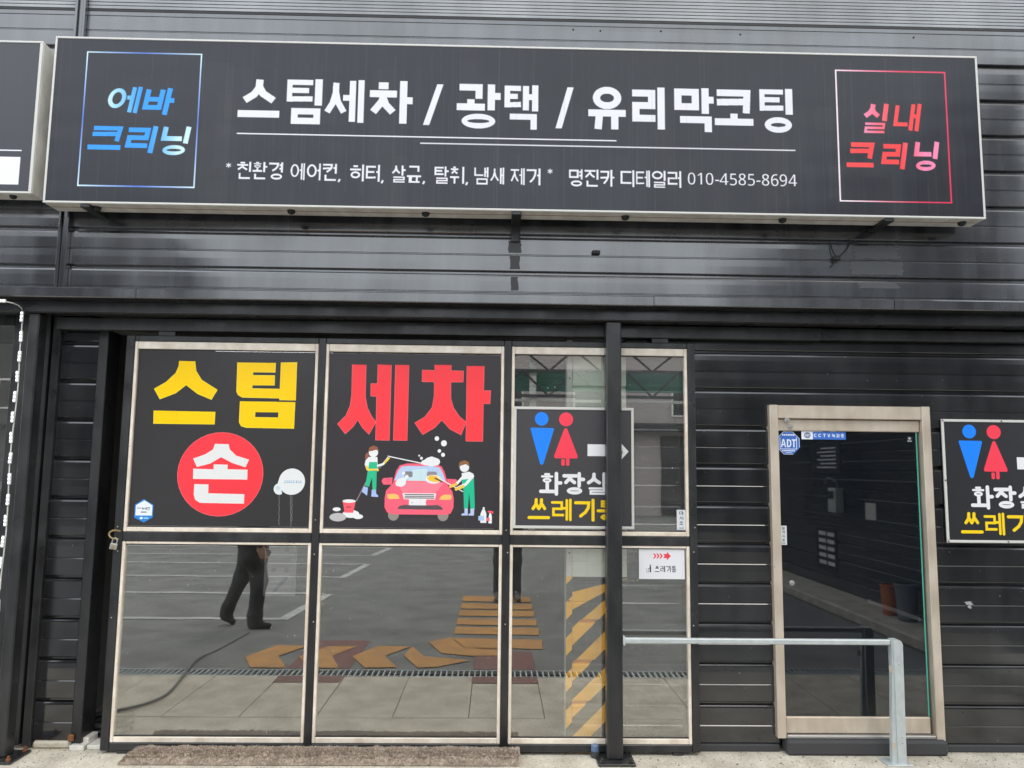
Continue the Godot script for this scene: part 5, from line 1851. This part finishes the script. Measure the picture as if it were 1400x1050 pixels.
func hand_bones(wrist: Vector3, along: Vector3, palm: Vector3, thumb_side: float, curl: float, skin: Color) -> Array:
	along = along.normalized()
	palm = (palm - along * palm.dot(along)).normalized()
	var side := along.cross(palm) * thumb_side
	var out := []
	var len := [0.070, 0.080, 0.076, 0.060]
	for f in 4:
		var off := side * (0.033 - 0.022 * f)
		var k := wrist + along * 0.090 + off
		out.append([wrist + along * 0.01 + off * 0.6, k, 0.014, 0.0115, skin])
		var d := along
		var p := k
		for j in 3:
			d = (d + palm * curl * (0.5 + 0.5 * j)).normalized()
			var l: float = len[f] * [0.45, 0.31, 0.24][j]
			out.append([p, p + d * l, 0.0095 - j * 0.0008, 0.0088 - j * 0.0008, skin])
			p += d * l
	var t0 := wrist + along * 0.025 + side * 0.026
	var td := (along * 0.6 + side * 0.75 + palm * 0.45).normalized()
	out.append([t0, t0 + td * 0.042, 0.014, 0.011, skin])
	out.append([t0 + td * 0.042, t0 + td * 0.042 + (along * 0.8 + palm * 0.6).normalized() * 0.032, 0.0105, 0.009, skin])
	return out


func head_bones(c: Vector3, face: Vector3, skin: Color, hair: Color) -> Array:
	var up := Vector3.UP
	var sd := face.cross(up).normalized()
	var o := [[c + up * 0.045 - face * 0.02, c + up * 0.03 + face * 0.025, 0.088, 0.080, skin], [c - up * 0.02 + face * 0.035, c - up * 0.085 + face * 0.055, 0.062, 0.034, skin],
		[c + face * 0.095 + up * 0.015, c + face * 0.112 - up * 0.022, 0.009, 0.014, skin]]
	for s: float in [-1.0, 1.0]:
		o.append([c + sd * s * 0.080 + up * 0.015, c + sd * s * 0.083 - up * 0.025, 0.014, 0.009, skin])
		o.append([c + sd * s * 0.032 + face * 0.082 + up * 0.018, c + sd * s * 0.034 + face * 0.082 + up * 0.018, 0.011, 0.011, Color(0.03, 0.025, 0.02)])
	o.append([c + face * 0.088 - up * 0.048 - sd * 0.018, c + face * 0.088 - up * 0.048 + sd * 0.018, 0.008, 0.008, Color(0.35, 0.13, 0.11)])
	o.append([c + up * 0.065 - face * 0.035, c + up * 0.085 + face * 0.035, 0.092, 0.070, hair])
	o.append([c + up * 0.02 - face * 0.05, c - up * 0.03 - face * 0.05, 0.070, 0.050, hair])
	return o


func build_people() -> void:
	var skin := Color(0.42, 0.24, 0.16)
	var hair := Color(0.012, 0.010, 0.009)
	var pm := paint("cloth_and_skin", Color.WHITE, 0.75)
	pm.vertex_color_use_as_albedo = true
	var blk := Color(0.013, 0.013, 0.016)
	var trs := Color(0.016, 0.016, 0.020)
	var boot := Color(0.020, 0.020, 0.022)
	# the one walking past, mirrored in the lower left pane
	var w := thing("person", "person in black clothes and boots walking past, mirrored in the lower left pane", "person", Vector3(-2.53, 0, 3.62))
	var hip := Vector3(0.02, 0.92, 0)
	var chest := Vector3(0.05, 1.30, 0)
	var b := [[hip, Vector3(0.03, 1.08, 0), 0.160, 0.150, blk], [Vector3(0.02, 0.90, 0.05), Vector3(0.01, 0.72, 0.06), 0.150, 0.145, blk], [Vector3(0.04, 0.90, -0.05), Vector3(0.05, 0.72, -0.06), 0.150, 0.145, blk], [Vector3(0.03, 1.08, 0), chest, 0.145, 0.165, blk], [chest + Vector3(0, 0.08, -0.13), chest + Vector3(0, 0.08, 0.13), 0.085, 0.085, blk], [chest + Vector3(0.01, 0.1, 0), Vector3(0.08, 1.50, 0), 0.07, 0.055, skin],
		[Vector3(0.05, 0.88, -0.085), Vector3(0.13, 0.48, -0.09), 0.115, 0.082, trs], [Vector3(0.13, 0.48, -0.09), Vector3(0.105, 0.13, -0.09), 0.080, 0.070, trs], [Vector3(0.10, 0.12, -0.09), Vector3(0.095, 0.05, -0.09), 0.066, 0.050, boot], [Vector3(0.08, 0.040, -0.09), Vector3(0.25, 0.032, -0.10), 0.040, 0.032, boot],
		[Vector3(0.0, 0.88, 0.085), Vector3(-0.10, 0.50, 0.09), 0.115, 0.080, trs], [Vector3(-0.10, 0.50, 0.09), Vector3(-0.235, 0.17, 0.09), 0.078, 0.062, trs], [Vector3(-0.235, 0.17, 0.09), Vector3(-0.255, 0.10, 0.09), 0.060, 0.050, boot], [Vector3(-0.255, 0.10, 0.09), Vector3(-0.175, 0.032, 0.09), 0.044, 0.034, boot],
		[Vector3(0.05, 1.38, -0.19), Vector3(0.06, 1.08, -0.24), 0.062, 0.050, blk], [Vector3(0.06, 1.08, -0.24), Vector3(0.17, 0.86, -0.24), 0.050, 0.042, blk],
		[Vector3(0.05, 1.38, 0.19), Vector3(-0.02, 1.08, 0.24), 0.062, 0.050, blk], [Vector3(-0.02, 1.08, 0.24), Vector3(0.04, 0.84, 0.25), 0.050, 0.040, blk]]
	var st := start()
	add_flesh(st, b, 0.016, 0.05)
	add_flesh(st, head_bones(Vector3(0.10, 1.61, 0), Vector3(1, 0, 0), skin, hair), 0.010, 0.02)
	var hb := hand_bones(Vector3(0.175, 0.85, -0.24), Vector3(0.25, -1, 0), Vector3(0.2, 0, 1), 1.0, 0.55, skin)
	add_flesh(st, hb, 0.005, 0.006)
	add_flesh(st, hand_bones(Vector3(0.043, 0.83, 0.25), Vector3(0.15, -1, 0), Vector3(0.2, 0, -1), -1.0, 0.4, skin), 0.005, 0.006)
	part("body", st.commit(), pm, w)
	var ph := thing("mobile_phone", "dark mobile phone in the walking person's hand", "phone", Vector3(-2.53 + 0.215, 0.735, 3.62 - 0.205))
	ph.rotation = Vector3(0.2, 0.5, -0.5)
	part("case", cbox(Vector3(0.074, 0.150, 0.009), 0.003), mats.rubber, ph)
	part("screen", cbox(Vector3(0.068, 0.142, 0.001), 0), paint("phone_screen", Color(0.01, 0.01, 0.012), 0.08), ph, Vector3(0, 0, 0.0052))
	# the one taking the picture, standing on the striped crossing
	var p := thing("person", "person in dark jeans holding up a phone, legs mirrored in the lower panes", "person", Vector3(0.17, 0, 5.36))
	var jean := Color(0.022, 0.026, 0.036)
	var jack := Color(0.05, 0.05, 0.055)
	var shoe := Color(0.14, 0.13, 0.12)
	var b2 := [[Vector3(0, 0.94, 0), Vector3(0, 1.08, 0), 0.145, 0.145, jack], [Vector3(0, 1.08, 0), Vector3(0, 1.32, 0.02), 0.15, 0.165, jack], [Vector3(-0.14, 1.40, 0), Vector3(0.14, 1.40, 0), 0.08, 0.08, jack], [Vector3(0, 1.42, 0), Vector3(0, 1.53, -0.02), 0.065, 0.055, skin]]
	for s: float in [-1.0, 1.0]:
		b2.append([Vector3(0.085 * s, 0.92, 0), Vector3(0.105 * s, 0.50, -0.01), 0.105, 0.074, jean])
		b2.append([Vector3(0.105 * s, 0.50, -0.01), Vector3(0.115 * s, 0.11, 0.01), 0.072, 0.060, jean])
		b2.append([Vector3(0.115 * s, 0.045, 0.02), Vector3(0.135 * s, 0.034, -0.17), 0.044, 0.034, shoe])
		b2.append([Vector3(0.19 * s, 1.40, 0), Vector3(0.22 * s - 0.03, 1.20, -0.20), 0.060, 0.048, jack])
		b2.append([Vector3(0.22 * s - 0.03, 1.20, -0.20), Vector3(0.10 * s - 0.16, 1.56, -0.52), 0.047, 0.036, jack])
	var st2 := start()
	add_flesh(st2, b2, 0.016, 0.05)
	add_flesh(st2, head_bones(Vector3(-0.02, 1.64, -0.05), Vector3(-0.15, 0, -1).normalized(), skin, hair), 0.010, 0.02)
	add_flesh(st2, hand_bones(Vector3(0.10 - 0.16, 1.56, -0.52), Vector3(-0.2, 0.9, -0.6), Vector3(-0.9, 0.0, 0.1), -1.0, 0.55, skin), 0.005, 0.006)
	add_flesh(st2, hand_bones(Vector3(-0.10 - 0.16, 1.56, -0.52), Vector3(0.2, 0.9, -0.6), Vector3(0.9, 0.0, 0.1), 1.0, 0.55, skin), 0.005, 0.006)
	part("body", st2.commit(), pm, p)
	var ph2 := thing("mobile_phone", "dark mobile phone held up by the person on the crossing", "phone", Vector3(0.0, 1.638, 4.778))
	part("case", cbox(Vector3(0.150, 0.074, 0.009), 0.003), mats.rubber, ph2)
	part("screen", cbox(Vector3(0.142, 0.068, 0.001), 0), mats.phone_screen, ph2, Vector3(0, 0, 0.0052))


# ---------------------------------------------------------------- the scene
func _ready() -> void:
	rng.seed = 12
	var cam := Camera3D.new()
	cam.name = "camera"
	add_child(cam)
	cam.position = Vector3(0, 1.638, 4.75)
	cam.rotation_degrees = Vector3(6.296, -1.156, 0.630)
	cam.fov = 52.83
	cam.near = 0.01
	cam.far = 300.0
	cam.current = true
	var env := Environment.new()
	env.background_mode = Environment.BG_SKY
	var sky := ProceduralSkyMaterial.new()
	sky.sky_top_color = Color(0.82, 0.85, 0.88)
	sky.sky_horizon_color = Color(0.86, 0.88, 0.90)
	sky.sky_curve = 0.25
	sky.ground_bottom_color = Color(0.25, 0.25, 0.25)
	sky.ground_horizon_color = Color(0.40, 0.40, 0.40)
	sky.energy_multiplier = 3.0
	var s := Sky.new()
	s.sky_material = sky
	env.sky = s
	env.tonemap_mode = Environment.TONE_MAPPER_LINEAR
	env.tonemap_exposure = 1.2
	env.sdfgi_enabled = true
	env.ssao_enabled = true
	env.ssil_enabled = true
	var we := WorldEnvironment.new()
	we.name = "world"
	we.environment = env
	add_child(we)
	var sun := DirectionalLight3D.new()
	sun.name = "overcast_sun"
	add_child(sun)
	sun.rotation_degrees = Vector3(-58, 24, 0)
	sun.light_energy = 0.3
	sun.light_color = Color(1.0, 0.98, 0.95)
	sun.light_angular_distance = 25.0
	sun.shadow_enabled = true

	make_materials()
	build_ground()
	build_building()
	build_opposite()
	build_gate()
	build_signs()
	build_front_things()
	build_grit()
	build_wing()
	build_wing_things()
	build_people()
